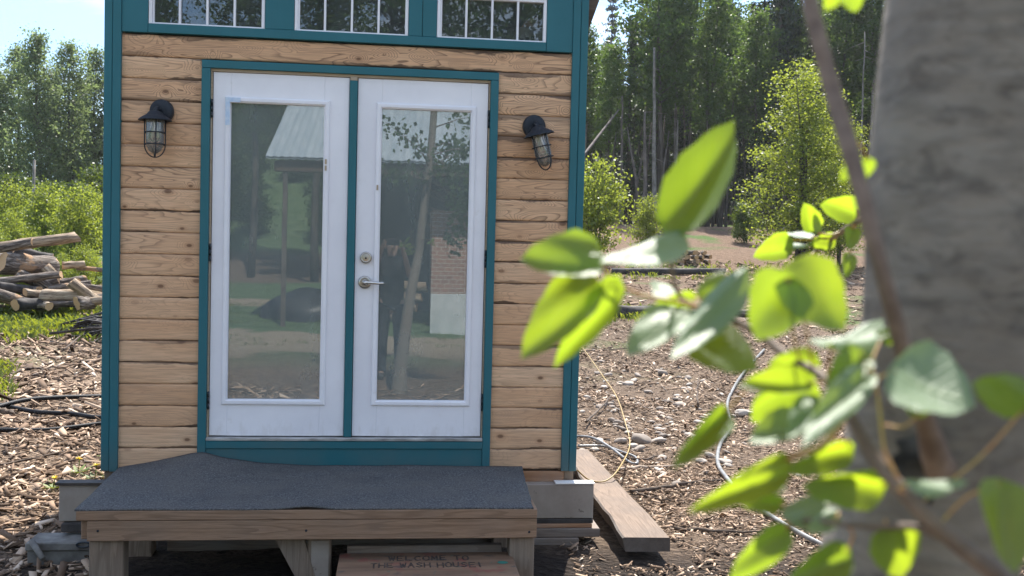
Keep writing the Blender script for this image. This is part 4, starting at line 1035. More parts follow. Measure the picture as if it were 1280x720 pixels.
for row, (D, n, kinds) in enumerate(((50, 17, 'apasap'), (57, 18, 'asapa'), (65, 19, 'saaps'), (76, 22, 'asas'), (90, 26, 'saas'))):
    for k in range(n):
        px = 690+(k+rng.uniform(.1,.9))*480/n
        kd = kinds[k % len(kinds)]; lowf = .82 if px < 795 else 1.12; Dd = D+rng.uniform(-3, 3); x, y = spot(px, Dd)
        fc = ('front', 'second', 'third', 'fourth', 'rearmost')[row]
        if kd == 's': plant('spruce_tree', rng.choice(P_SPR), x, y, lowf*rng.uniform(.62, .98)*(1+.05*row), f'dark spruce in the {fc} rank of the forest edge', 'tree', F1)
        elif kd == 'u': plant('forest_shrub', rng.choice(P_UND), x, y, rng.uniform(.8,1.3), f'dark understorey bush in the {fc} rank of the forest edge', 'bush', 'bushes under the forest edge')
        elif kd == 'p': plant('aspen_tree', P_ASP[3], x, y, lowf*rng.uniform(.7,1.0), f'pale stemmed slim aspen in the {fc} rank of the forest edge', 'tree', F1)
        else: plant('aspen_tree', rng.choice(P_ASP[:3]), x, y, lowf*rng.uniform(.66,.98)*(1+.05*row), f'leafy dark stemmed aspen in the {fc} rank of the forest edge', 'tree', F1)
for k in range(40):
    x, y = spot(690+k*12+rng.uniform(-6,6), rng.uniform(58, 90)); plant('forest_shrub', rng.choice(P_UND), x, y, rng.uniform(1.2,2.2), 'dark understorey bush deep between the forest trunks', 'bush', 'bushes under the forest edge')
for px, D, s, lab in ((757,95,1.4,'tall spruce poking above the forest next to the cabin eave'),(785,98,1.28,'spruce with thin tip right of the tallest spruce by the cabin eave'),(975,52,1.15,'broad dark spruce behind the bright birch'),(945,54,1.05,'dark spruce left of the bright birch')):
    x, y = spot(px, D); plant('spruce_tree', P_SPR[0], x, y, s, lab, 'tree', F1)
for k in range(26):
    px = 1180+k*13+rng.uniform(-5,5); x, y = spot(px, rng.uniform(46, 72)); plant('aspen_tree' if k % 3 else 'spruce_tree', rng.choice(P_ASP) if k % 3 else rng.choice(P_SPR), x, y, rng.uniform(.8,1.1), 'tree of the forest edge hidden behind the near grey trunk', 'tree', F1)
for k in range(22):
    px = 175+k*24+rng.uniform(-8,8); x, y = spot(px, rng.uniform(52, 70)); plant('aspen_tree' if k % 3 else 'spruce_tree', rng.choice(P_ASP) if k % 3 else rng.choice(P_SPR), x, y, rng.uniform(.7,.9), 'tree of the far row standing behind the cabin', 'tree', 'trees behind the cabin')
# bare snags
SN = 'bare dead trunks standing before the forest'
def snag(px, py0, py1, D, r, mat, label, leanpx=0):
    x, y = spot(px, D); z0 = G(x, y); top = at(px+leanpx, py1, D)
    bm = bmesh.new(); a = Vector((x, y, z0-.2)); b = Vector((top.x, y+.3, top.z))
    n = 9; tube(bm, [a.lerp(b, i/n)+Vector((.05*mnoise.noise(Vector((i*.8, px, 0))), 0, 0)) for i in range(n+1)], [r*(1-.6*i/n) for i in range(n+1)], 7)
    for i in range(14):
        p = a.lerp(b, rng.uniform(.25, .95)); an = rng.uniform(0, 2*PI); l_ = rng.uniform(.2, .8)
        tube(bm, [p, p+Vector((math.cos(an)*l_, math.sin(an)*l_, rng.uniform(-.25, .1)))], [.018,.005], 4)
    return tag(obj('dead_tree', bm, mat), label, 'dead tree', SN)
snag(806, 285, 140, 43, .11, M['trunk_grey'], 'broken brownish snag with a ragged top, nearest the yard')
snag(817, 285, 60, 46, .12, M['trunk_pale'], 'tall pale bare trunk just right of the broken snag')
snag(842, 290, 150, 47, .07, M['trunk_pale'], 'thin pale leaning dead stem right of the tall pale trunk', 6)
snag(858, 290, 120, 50, .08, M['trunk_grey'], 'grey dead stem in the middle of the forest gap', -4)
snag(775, 285, 120, 47, .09, M['trunk_grey'], 'grey dead stem left of the broken snag', 3)
snag(883, 290, 60, 48, .16, M['trunk_dark'], 'dark thick dead trunk in the forest gap')
snag(1072, 290, 40, 45, .06, M['trunk_pale'], 'very thin pale dead stem between bright birch and near trunk', 8)
snag(900, 290, 90, 52, .1, M['trunk_dark'], 'dark slim dead trunk right of the thick dead one', 5)
bm = bmesh.new(); a = at(735, 187, 42); b = at(765, 148, 45); tube(bm, [a+(a-b)*1.2, a, b, b+(b-a)*.3], [.07,.06,.05,.03], 6)
tag(obj('leaning_trunk', bm, M['trunk_grey']), 'grey dead trunk leaning diagonally beside the cabin corner', 'dead tree', SN)
for k in range(90):
    px = rng.uniform(738, 1080); D = rng.uniform(46, 62); x, y = spot(px, D); z = G(x, y)
    bm = bmesh.new(); h = rng.uniform(3.2, 6.2); ln = rng.gauss(0, .35); tube(bm, [(0,0,-.2), (ln*.4,0,h*.5), (ln,0,h)], [.075,.055,.02], 6)
    o = obj('slim_trunk', bm, rng.choice([M['trunk_dark'], M['trunk_grey'], M['trunk_dark']])); o.location = (x, y, z); tag(o, 'slim bare stem among the crowded forest edge trunks', 'tree trunk', 'slim stems inside the forest edge')
# named bushes
x, y = spot(1000, 29); plant('birch_tree', P_BIR[0], x, y, 1.25, 'bright yellow green multi stemmed birch on the dirt bank', 'tree', rz=.6, sz=.98)
x, y = spot(1050, 31); plant('birch_tree', P_BIR[0], x, y, .72, 'smaller bright birch behind the near grey trunk', 'tree', rz=2.6)
x, y = spot(744, 29); plant('shrub', P_SHR[0], x, y, 1.15, 'bright green shrub right beside the cabin corner trim', 'bush')
x, y = spot(718, 30); plant('shrub', P_SHR[1], x, y, .95, 'bright green shrub half hidden behind the cabin edge', 'bush')
x, y = spot(808, 33); plant('shrub', P_SHR[1], x, y, .72, 'low dull green bush at the foot of the broken snag', 'bush')
x, y = spot(930, 37); plant('shrub', P_UND[1], x, y, .5, 'small bush on top of the bank left of the birch', 'bush')
# left: poplars and sapling thicket
for k, (px, D, s, lab) in enumerate(((20,54,.98,'tall poplar with dense crown at the left picture side'),(48,50,1.0,'tallest poplar above the log pile'),(88,52,.98,'poplar with an open crown left of the cabin edge'),(118,55,1.0,'poplar half covered by the cabin teal corner'),(-20,52,.95,'poplar at the very left picture edge'),(150,56,1.0,'poplar hidden mostly behind the cabin'),(68,60,.9,'poplar standing behind the two front poplars'),(-55,56,1,'poplar just out of the left picture edge'),(0,63,.95,'poplar in the rear row at left'),(104,64,.92,'poplar in the rear row by the cabin'))):
    x, y = spot(px, D); plant('poplar_tree', P_POP[k % 2], x, y, s*.80, lab, 'tree', 'poplars beyond the log pile')
for k in range(16):
    px = -60+k*14+rng.uniform(-5,5); D = rng.uniform(24, 34); x, y = spot(px, D)
    plant('sapling_bush', rng.choice(P_SHR), x, y, rng.uniform(.5,.85), 'bright green sapling bush in the thicket behind the log pile', 'bush', 'saplings behind the log pile')
for k in range(12):
    px = -60+k*18+rng.uniform(-5,5); D = rng.uniform(38, 46); x, y = spot(px, D)
    plant('sapling_bush', rng.choice(P_UND), x, y, rng.uniform(.65,1.0), 'mid green bush between thicket and poplars', 'bush', 'bushes below the poplars')
for k in range(9):
    px = -40+k*20+rng.uniform(-5,5); D = rng.uniform(18.3, 22); x, y = spot(px, D)
    plant('sapling_bush', P_SHR[k % 2], x, y, rng.uniform(.28,.42), 'low leafy seedling right behind the logs', 'bush', 'seedlings around the log pile')
bm = bmesh.new(); a = at(40, 262, 30); a.z = G(a.x, a.y); b = at(43, 200, 30); tube(bm, [a, a.lerp(b,.5), b], [.05,.045,.04], 7)
tag(obj('pole', bm, M['trunk_pale']), 'pale bare pole standing in the green thicket at left', 'pole')

# weeds, grass and dandelions
V = []; F = []
def tuft(x, y, n, h):
    z = G(x, y)
    for _ in range(n):
        a = rng.uniform(0, 2*PI); c = Vector((x+rng.gauss(0, .05), y+rng.gauss(0, .05), z)); l_ = h*rng.uniform(.5, 1.2); o = Vector((math.cos(a), math.sin(a), 0)); s = Vector((-o.y, o.x, 0))*l_*.10
        b = len(V); V.extend([tuple(c-s*.6), tuple(c+s*.6), tuple(c+o*l_*.25+Vector((0,0,l_*.65))+s), tuple(c+o*l_*.6+Vector((0,0,l_*.85)))]); F.append((b, b+1, b+2, b+3))
for k in range(300):
    p = on_ground(rng.uniform(-20, 128), rng.gauss(411, 7))
    if mnoise.noise(Vector((p.x*.8, p.y*.8, 1))) > -.15: tuft(p.x, p.y, 9, .14)
for k in range(60): p = on_ground(rng.uniform(-15, 12), rng.uniform(455, 500)); tuft(p.x, p.y, 7, .1)
for k in range(120): p = on_ground(rng.uniform(-20,128), rng.uniform(386, 396)); tuft(p.x, p.y, 7, .16)
for k in range(160): p = on_ground(rng.uniform(735,1050), rng.uniform(330, 352)); tuft(p.x, p.y, 6, .14)
for k in range(60): p = on_ground(rng.gauss(800,20), rng.gauss(395,4)); tuft(p.x, p.y, 7, .14)
for k in range(2600):
    x, y = rng.uniform(-9, 9), rng.uniform(-20, -10)
    if mnoise.noise(Vector((x*.3, y*.3, 7))) > -.1: tuft(x, y, 7, .055)
tag(mesh_np('grass', V, F, M['grass']), 'bright green weeds and grass growing through the chips', 'grass', kind='stuff')
M['dandelion'] = m_leaf('dandelion_petals', (.75,.5,.02), (.85,.6,.03), .2)
def dandelion(px, py, label, s=1):
    p = on_ground(px, py+8); z = G(p.x, p.y); t = thing('dandelion', label, 'flower', (p.x, p.y, z), (0,0,0), 'dandelions by the cabin corner')
    bm = bmesh.new(); tube(bm, [(0,0,0), (.01,0,.05), (.012,0,.10*s)], .0035, 5); obj('stem', bm, M['grass'], t)
    vv = []; ff = []
    for k in range(34):
        a = rng.uniform(0, 2*PI); l_ = rng.uniform(.014,.03); b = len(vv); e = rng.uniform(.1,.9); o = Vector((math.cos(a), math.sin(a), e)).normalized()*l_; q = Vector((-math.sin(a), math.cos(a), 0))*.004; c = Vector((.012, 0, .10*s))
        vv += [tuple(c-q), tuple(c+q), tuple(c+o+q), tuple(c+o-q)]; ff.append((b,b+1,b+2,b+3))
    mesh_np('flower_head', vv, ff, M['dandelion'], t)
    vv = []; ff = []
    for k in range(9):
        a = k*.7; l_ = rng.uniform(.08,.14); o = Vector((math.cos(a), math.sin(a), .35))*l_; q = Vector((-math.sin(a), math.cos(a), 0))*.014; b = len(vv)
        vv += [(0,0,0), tuple(o*.5-q), tuple(o), tuple(o*.5+q)]; ff.append((b,b+1,b+2,b+3))
    mesh_np('leaf_rosette', vv, ff, M['grass'], t)
dandelion(97, 585, 'yellow dandelion left of the cabin corner board'); dandelion(118, 592, 'yellow dandelion at the foot of the cabin corner board')
dandelion(66, 604, 'low dandelion plant farthest left beside the white beam', .7)
p = on_ground(139, 600)
t = thing('weed_plant', 'small leafy weed under the cabin left corner board', 'plant', (p.x, p.y, G(p.x, p.y)))
vv = []; ff = []
for k in range(60):
    c = Vector((rng.gauss(0,.04), rng.gauss(0,.04), rng.uniform(.03,.2))); a = rng.uniform(0,6.28); o = Vector((math.cos(a), math.sin(a), rng.uniform(-.2,.5)))*.035; q = Vector((-math.sin(a), math.cos(a), 0))*.012; b = len(vv)
    vv += [tuple(c), tuple(c+o*.5-q), tuple(c+o), tuple(c+o*.5+q)]; ff.append((b,b+1,b+2,b+3))
mesh_np('leaves', vv, ff, M['lf_bright'], t)
bm = bmesh.new()
for k in range(5): a = k*1.3; tube(bm, [(0,0,0), (.03*math.cos(a), .03*math.sin(a), .1), (.05*math.cos(a), .05*math.sin(a), .19)], .003, 4)
obj('stem', bm, M['grass'], t)
# ---------------------------------------------------------------- near aspen: trunk, twigs, single leaves
t = NT('near_aspen_leaf')
tc = t.n('ShaderNodeTexCoord'); sp = t.n('ShaderNodeSeparateXYZ'); t.l(tc.outputs['Object'], sp.inputs[0])
oi = t.n('ShaderNodeObjectInfo')
ay = t.math('ABSOLUTE', sp.outputs['Y'])
rib = t.ramp(ay, [(0,1.),(.012,.8),(.03,0.)])
sv = t.math('SINE', t.math('MULTIPLY', t.math('ADD', sp.outputs['X'], t.math('MULTIPLY', ay, -.7)), 46.0))
veins = t.math('MAXIMUM', rib, t.math('MULTIPLY', t.ramp(sv, [(.84,0.),(1.,1.)]), .6))
mpn = t.n('ShaderNodeMapping'); t.l(tc.outputs['Object'], mpn.inputs['Vector']); t.l(t.math('MULTIPLY', oi.outputs['Random'], 20.), mpn.inputs['Location'])
nz = t.noise(mpn.outputs[0], 3.5, 5, .6); spots = t.ramp(t.noise(mpn.outputs[0], 11, 3, .6), [(.68,0.),(.73,1.)])
c = t.mix(nz, (.050,.105,.040), (.095,.16,.075)); c = t.mix(t.math('MULTIPLY', veins, .45), c, (.25,.33,.16)); c = t.mix(t.math('MULTIPLY', spots, .6), c, (.16,.10,.04))
geo = t.n('ShaderNodeNewGeometry')
b = t.bsdf(c, .38, 0, t.bump(t.math('ADD', veins, t.math('MULTIPLY', nz, .6)), .25, .01), .55)
tr = t.n('ShaderNodeBsdfTranslucent')
tcx = t.mix(nz, (.36,.50,.014), (.52,.64,.03)); tcx = t.mix(t.math('MULTIPLY', oi.outputs['Random'], .45), tcx, (.30,.48,.03)); tcx = t.mix(t.math('MULTIPLY', veins, .35), tcx, (.25,.38,.02))
tcx = t.mix(t.math('MULTIPLY', spots, .6), tcx, (.25,.17,.03)); t.l(tcx, tr.inputs['Color'])
mx = t.n('ShaderNodeMixShader', i_0=.56); t.l(b.outputs[0], mx.inputs[1]); t.l(tr.outputs[0], mx.inputs[2]); t.l(mx.outputs[0], t.out.inputs['Surface'])
M['near_leaf'] = t.m
t.m.name = 'near_aspen_leaf'
def sunlit_copy():  # paler copy for sun-facing leaves, their sheen put into the colour
    m2 = t.m.copy(); m2.name = 'sunlit_aspen_leaf'
    for nd in m2.node_tree.nodes:
        if nd.type == 'BSDF_PRINCIPLED':
            nd.inputs['Roughness'].default_value = .5; nd.inputs['Specular IOR Level'].default_value = .6
        if nd.type == 'MIX' and nd.inputs[6].default_value[1] < .11 and not nd.inputs[6].is_linked and nd.inputs[6].default_value[0] < .06:
            nd.inputs[6].default_value = (.15,.225,.135,1); nd.inputs[7].default_value = (.22,.30,.205,1)
        if nd.type == 'MIX_SHADER': nd.inputs[0].default_value = .35
    return m2
M['sunlit_leaf'] = sunlit_copy()

aspen = thing('aspen_tree', 'aspen standing close by with mottled grey trunk and sunlit round leaves', 'tree', (1.06, -5.40, -.52))
def A(o, par=None):
    o.parent = par or aspen
    if par is None: o.matrix_parent_inverse = Matrix.Translation((-1.06, 5.40, .52))
    return o
ax = [(1.09,-5.34,-.75),(1.10,-5.34,-.52),(1.12,-5.335,-.2),(1.20,-5.33,.5),(1.29,-5.33,1.0),(1.325,-5.33,1.3),(1.385,-5.33,2.0),(1.44,-5.34,2.9),(1.48,-5.34,3.8),(1.5,-5.34,4.6)]
ra = [.105,.090,.072,.056,.0475,.0455,.042,.034,.02,.009]
P1, P2 = at(1222, 0, .53), at(1163, 620, .53)
ax[4], ax[5] = tuple(P2), tuple(P1)
bm = bmesh.new()
sp_ = spline(ax, 12); n = len(sp_); S_ = 40; rings = []
for i, p in enumerate(sp_):
    f = i/(n-1)*(len(ra)-1); k = min(int(f), len(ra)-2); rr = ra[k]*(1-(f-k))+ra[k+1]*(f-k)
    ring = []
    for s in range(S_):
        a = 2*PI*s/S_; d = Vector((math.cos(a), math.sin(a), 0))
        q = rr*(1+.035*mnoise.noise(Vector((d.x*1.5, d.y*1.5, p.z*3)))+.02*mnoise.noise(Vector((d.x*5, d.y*5, p.z*14))))
        ring.append(bm.verts.new(p+d*q))
    rings.append(ring)
for a, b in zip(rings, rings[1:]):
    for s in range(S_):
        f = bm.faces.new((a[s], a[(s+1)%S_], b[(s+1)%S_], b[s])); f.smooth = True
trunk = A(obj('trunk', bm, M['aspen_bark']))
# knot collar where the low twig leaves the trunk
kn = at(1172, 578, .486)
bm = bmesh.new(); bmesh.ops.create_uvsphere(bm, u_segments=16, v_segments=10, radius=1)
for v in bm.verts: v.co = Vector((v.co.x*.021, v.co.y*.009, v.co.z*.018))*(1+.6*mnoise.noise(v.co*2.3)); 
for f in bm.faces: f.smooth = True
M['knot'] = m_simple('knot_bark', (.02,.017,.015), (.09,.08,.07), 90, .9)
o = obj('knot', bm, M['knot'], loc=kn+Vector((.002, .006, -.004))); A(o)

def branch(pts, rads, mat=None, n=6):
    P = [at(*q) for q in pts]; sp2 = spline(P, n); N = len(sp2)
    rr = [np.interp(i/(N-1)*(len(rads)-1), range(len(rads)), rads) for i in range(N)]
    rr = [r_*(1+.12*mnoise.noise(Vector((i*.7, r_*999, 0)))) for i, r_ in enumerate(rr)]
    bm = bmesh.new(); tube(bm, sp2, rr, 10)
    o = A(obj('branch', bm, mat or M['twig'])); return o, sp2
BR = []
BR.append(branch([(1006,-60,.47),(1012,0,.47),(1024,50,.465),(1040,110,.46),(1070,215,.445),(1100,330,.44),(1130,440,.45),(1158,530,.468),(1173,585,.486)], [.0034,.0037,.0037,.0038,.0038,.0036,.0038,.005,.0085]))
BR.append(branch([(1060,515,.435),(1078,548,.43),(1100,582,.425),(1132,617,.418),(1182,667,.41),(1255,725,.405),(1300,770,.41)], [.0024,.0026,.003,.0033,.0036,.004,.0045]))
BR.append(branch([(1060,515,.435),(1030,472,.455),(985,446,.475),(945,415,.49),(893,390,.50),(852,373,.505),(840,335,.505),(841,297,.505)], [.0023,.0021,.0019,.0018,.0016,.0013,.0012,.0010]))
BR.append(branch([(893,390,.50),(852,378,.50),(800,368,.505),(768,352,.505),(752,328,.505)], [.0012,.0011,.001,.0008,.0006], M['petiole']))
BR.append(branch([(1185,232,.575),(1120,248,.75),(1076,274,.92),(1040,298,1.0),(1000,330,1.05),(975,345,1.08)], [.004,.0035,.0026,.0022,.0018,.0012]))
BR.append(branch([(1200,682,.41),(1150,660,.415),(1100,658,.42),(1058,656,.43),(1010,650,.44),(985,660,.445)], [.002,.0016,.0014,.0012,.0011,.0009]))
BR.append(branch([(1060,515,.435),(1030,555,.44),(1000,567,.445),(976,578,.45)], [.0016,.0014,.0012,.0009], M['petiole']))
BR.append(branch([(1130,617,.418),(1118,590,.42),(1105,560,.425),(1098,500,.43),(1092,470,.435)], [.0010,.0009,.0008,.0007,.0006], M['petiole']))

def leaf_mesh(seed, cup, mat='near_leaf'):
    r = random.Random(seed); NL, NW = 18, 8; vs = []; fs = []
    for i in range(NL+1):
        u = i/NL
        hw = .5*(math.sin(PI*min(1, u**.62))**.62)*(1-.16*u) if 0 < u < 1 else 0
        if u > .86: hw *= ((1-u)/.14)**.35*.9+.1*(1-u)/.14
        hw = max(hw, .004)
        for j in range(-NW, NW+1):
            y = j/NW*hw*(1+.03*math.sin(u*23+seed)+.015*math.sin(u*51+seed))
            x = u-.05*(abs(j)/NW)**2*math.exp(-u*9)
            z = cup*(y*y)*1.5-.10*cup*(u-.5)**2+.03*math.sin(u*5+seed)+.025*math.sin(y*9+u*4+seed)
            vs.append((x, y, z))
    w_ = 2*NW+1
    for i in range(NL):
        for j in range(2*NW): a = i*w_+j; fs.append((a, a+1, a+w_+1, a+w_))
    return mesh_np('leaf', vs, fs, M[mat], smooth=True, me_only=True)
LM = [leaf_mesh(1, .28), leaf_mesh(2, -.22), leaf_mesh(3, .45), leaf_mesh(4, .12)]
LP_ = [leaf_mesh(s_, c_, 'sunlit_leaf') for s_, c_ in ((1,.28),(2,-.22),(3,.4),(4,.12))]
def leaf(bx, by, tx, ty, wpx, D, s, br, yaw=0, mesh=None):
    if mesh is None: mesh = (LP_ if s > .15 else LM)[(int(bx)+int(by)) % 4]
    # s: how squarely the face turned to us meets the sun (negative: lit from behind)
    th = R(90)-SUN_EL+math.asin(max(-.97, min(.97, s)))
    nrm = Vector((math.sin(R(yaw)), -math.cos(th), math.sin(th))).normalized()
    b0 = at(bx, by, D); rt = ray(tx, ty)
    k = nrm.dot(b0-CAM)/nrm.dot(rt) if abs(nrm.dot(rt)) > .12 else D
    k = max(D*.82, min(D*1.2, k)); tip = CAM+rt*k
    d = tip-b0; ln = d.length; ex = d.normalized(); ez = (nrm-ex*nrm.dot(ex)).normalized(); ey = ez.cross(ex)
    # scale the breadth so it reads wpx across
    mid = b0+d*.5; e = ey*.01
    def pp(p): v = p-CAM; z = v.dot(FWD); return Vector((v.dot(RIGHT)/z, v.dot(UP)/z))*FPX
    axd = (pp(tip)-pp(b0)).normalized(); q = pp(mid+e)-pp(mid-e); perp = abs(q.x*axd.y-q.y*axd.x)
    wid = max(.20*ln, min(1.4*ln, .02*wpx/max(perp, 1e-3)/1.08))
    o = bpy.data.objects.new('leaf', mesh or LM[(int(bx)+int(by)) % 4]); COL.objects.link(o)
    mtx = Matrix((ex*ln, ey*wid, ez*ln)).transposed().to_4x4(); mtx.translation = b0
    brn, path = BR[br]
    o.parent = brn
    o.matrix_parent_inverse = (Matrix.Translation((1.06, -5.40, -.52)) @ Matrix.Translation((-1.06, 5.40, .52))).inverted()
    o.matrix_basis = mtx
    # leaf stalk to the nearest bit of twig
    near = min(path, key=lambda p: (p-b0).length)
    L0 = (near-b0).length
    if L0 > .06: near = b0+(near-b0)*(.045/L0)-ex*.012
    bm = bmesh.new(); tube(bm, spline([b0+ex*.001, b0.lerp(near, .5)-ex*.003, near], 4), .00055*max(1, D/.6), 6)
    s_ = obj('leaf_stalk', bm, M['petiole']); s_.parent = brn
    return o
LV = [(838,292,916,156,80,.505,.07,2),(750,322,650,322,68,.49,.03,3),(848,297,748,331,40,.505,.55,2),(738,350,652,447,74,.50,-.12,3),(770,350,693,461,48,.50,-.62,3),(868,372,803,393,32,.51,-.7,2),
 (856,392,784,440,56,.50,.45,2),(928,345,838,452,56,.49,.22,2),(868,415,946,464,74,.485,.06,2),(985,345,945,425,92,.44,-.48,2),(985,335,1058,412,92,.445,-.22,2),
 (1012,470,938,525,80,.475,-.8,2),(1012,478,920,484,40,.45,.0,2),(1022,455,960,455,42,.47,-.75,2),(1085,462,1000,566,52,.42,.3,7),(1005,525,936,556,52,.46,.28,6),(907,515,838,588,40,.48,-.06,2,25),(978,578,868,641,14,.45,-.3,6,55),
 (1105,605,1000,607,56,.44,-.8,1),(1064,558,980,590,40,.45,-.75,6),(978,628,920,626,28,.45,-.7,5),(985,652,1042,612,44,.44,.3,5),(985,662,910,724,48,.445,-.6,5),(1060,690,980,735,56,.43,-.35,5),(1110,658,1128,724,74,.42,-.65,5),
 (1116,462,1218,510,104,.40,.27,7),(1288,505,1214,478,62,.40,-.7,1),(1248,602,1266,718,78,.39,-.03,1),(1132,605,1210,603,22,.39,.6,1),(1040,437,1104,402,42,.44,.66,2),(1060,425,1010,428,20,.45,.6,2),(1078,440,1034,492,54,.43,.02,2),
 (1072,262,1024,256,40,.95,-.8,4),(1018,288,1004,253,32,1.0,-.75,4),(1021,291,1019,266,13,.98,-.02,4),(988,300,942,322,38,1.0,-.75,4),(1013,308,983,303,16,1.0,.7,4),(1015,296,979,292,9,1.0,.7,4),(1044,299,1011,306,25,1.0,-.75,4),(1065,285,1062,313,24,.94,.0,4),(1062,318,1058,347,22,.94,-.02,4),(1016,328,1040,346,24,1.02,-.7,4),
 (1086,198,1082,223,20,.47,-.75,0),(1066,205,1050,226,18,.47,-.7,0),(1044,-8,1032,13,24,.48,-.7,0),(1062,-12,1070,15,34,.48,-.75,0),(1150,520,1128,470,40,.415,-.1,7),(880,375,905,340,36,.50,.1,2),(1020,500,985,545,44,.455,.3,6),(1100,425,1125,408,26,.45,.0,7),(905,400,860,425,40,.51,.35,2),(1045,640,1010,668,34,.44,.3,5),(850,375,815,350,26,.515,.5,2)]
for q in LV: leaf(*q)
# crown above the picture
rr_ = random.Random(3); bm = bmesh.new(); pts = []
for k in range(26):
    f = rr_.random(); z = 1.75+2.6*f; i = min(range(len(sp_)), key=lambda i: abs(sp_[i].z-z)); p0 = sp_[i]
    a = k*2.4; l_ = rr_.uniform(.35, .75); e = p0+Vector((math.cos(a)*l_, math.sin(a)*l_*.8, l_*rr_.uniform(.1, .6))); m_ = p0.lerp(e, .5)+Vector((0,0,.03))
    tube(bm, [p0, m_, e], [.009,.005,.002], 6)
    for j in range(80):
        t_ = rr_.uniform(.3, 1.1); pts.append(tuple(p0.lerp(e, t_)+Vector((rr_.gauss(0,.07), rr_.gauss(0,.07), rr_.gauss(0,.06)))))
for k in range(10):
    p0 = min(sp_, key=lambda p: abs(p.z-(1.35+.09*k))); e = Vector((1.62+.05*(k%4), -5.33+.08*(k%3), 1.15+.09*k)); m_ = p0.lerp(e, .5)+Vector((0,0,.03)); tube(bm, [p0, m_, e], [.006,.004,.002], 6)
    for j in range(60):
        q_ = p0.lerp(e, rr_.uniform(.75, 1.5))+Vector((rr_.gauss(0,.06), rr_.gauss(0,.06), rr_.gauss(0,.07)))
        if q_.x > 1.56: pts.append((q_.x, min(q_.y, -5.2), q_.z))
A(obj('limbs', bm, M['twig']))
pts = [p for p in pts if (p[2] > 1.62 or p[0] > 1.56) and p[1] < -4.8]
V, F = leaf_quads(pts, .055, .5, .85); A(mesh_np('crown', V, F, M['lf_aspen']))

# ---------------------------------------------------------------- what the door glass mirrors: the yard behind the viewer
M['roof_tin'] = m_simple('pale_tin_roof', (.40,.48,.53), (.55,.62,.66), 2, .35, .2, stretch=(4,.6,1), spec=.5)
M['brick'] = None
t = NT('old_brick'); bt = t.n('ShaderNodeTexBrick', i_Scale=3.1); bt.inputs['Color1'].default_value = (.36,.2,.14,1); bt.inputs['Color2'].default_value = (.27,.16,.12,1); bt.inputs['Mortar'].default_value = (.48,.44,.40,1)
mp_ = t.n('ShaderNodeMapping'); mp_.inputs['Rotation'].default_value = (R(90), 0, 0); tc = t.n('ShaderNodeTexCoord'); t.l(tc.outputs['Object'], mp_.inputs[0]); t.l(mp_.outputs[0], bt.inputs['Vector']); t.bsdf(bt.outputs[0], .9); M['brick'] = t.m
M['tarp'] = m_simple('black_tarp', (.012,.013,.016), (.03,.032,.038), 3, .45)
M['panel_white'] = m_simple('scuffed_white_panel', (.45,.5,.5), (.62,.66,.66), 4, .5)
shed = thing('pole_shed', 'open pole shed with pale tin roof mirrored in the door glass', 'shed', (3, -16, -.45))
def SH_(o): o.parent = shed; o.matrix_parent_inverse = Matrix.Translation((-3, 16, .45)); return o
bm = bmesh.new(); nn = 300
top = []
for i in range(nn+1):
    x = -1.35+10.5*i/nn; c_ = .012*math.sin(i*PI/2)
    top.append([bm.verts.new((x, -13.2, 2.62+c_)), bm.verts.new((x+.25, -19.5, 5.6+c_)), bm.verts.new((x, -13.2, 2.58+c_)), bm.verts.new((x+.25, -19.5, 5.56+c_))])
for a, b in zip(top, top[1:]): bm.faces.new((a[0], b[0], b[1], a[1])); bm.faces.new((a[2], a[3], b[3], b[2]))
SH_(obj('roof', bm, M['roof_tin']))
SH_(newbox('eave_beam', -1.2, 9, -13.45, -13.3, 2.36, 2.56, M['stick'], None, .01))
for x in (-1.0, 4.2, 8.7): SH_(newbox('post', x-.045, x+.045, -13.43, -13.34, -.6, 2.355, M['trunk_grey'], None, .01))
SH_(newbox('back_wall', .7, 9.0, -18.6, -18.5, -.6, 5.0, M['log_char'], None, 0))
tag(newbox('brick_stack', 1.75, 3.3, -14.9, -14.1, -.55, 1.75, M['brick'], None, .01, .01), 'square brick oven under the shed mirrored in the right door', 'brick oven')
o = tag(newbox('white_panel', 1.68, 2.6, -12.35, -12.28, -.62, .22, M['panel_white'], None, .005), 'scuffed white panel propped before the bricks in the mirrored yard', 'panel')
for k in range(4): 
    c_ = (.5+.1*k, -14.5, -.35+.2*k)
    log(c_, (1, .1*k, 0), 1.8, .1, M['log_bare'], ('lowest','second','third','topmost')[k]+' stacked log under the mirrored shed', 'stacked logs under the shed')
bm = bmesh.new(); bmesh.ops.create_icosphere(bm, subdivisions=4, radius=1)
for v in bm.verts: v.co = Vector((v.co.x*1.0, v.co.y*.8, max(-.1, v.co.z)*.62))*(1+.1*mnoise.noise(v.co*2))
for f in bm.faces: f.smooth = True
tag(obj('tarp_heap', bm, M['tarp'], loc=(-.6, -15, -.48)), 'heap under a black tarp mirrored in the left door', 'tarp heap')
BT = 'trees behind the viewer mirrored in the glass'
for k, (x, y, s, kd, lab) in enumerate(((-7.5,-31,1.0,'p','bare stemmed aspen mirrored in the left transom'),(-4.3,-33,1.05,'a','leafy aspen mirrored at the right of the left transom'),(-1.5,-30,1.05,'a','leafy aspen mirrored in the middle transom'),(.8,-31,1.1,'s','spruce mirrored in the middle transom'),(3.2,-29,1.1,'a','aspen mirrored at the left of the right transom'),(5.2,-31,1.15,'s','spruce mirrored in the right transom'),(7.2,-29,1.1,'a','aspen at the right of the mirrored row'),(-11,-36,1,'a','aspen at the left of the mirrored row'),(10,-33,1.1,'s','spruce at the right end of the mirrored row'))):
    pr_ = {'a': P_ASP[k % 3], 's': P_SPR[k % 2], 'p': P_ASP[3]}[kd]
    plant('spruce_tree' if kd == 's' else 'aspen_tree', pr_, x, y, s, lab, 'tree', BT)
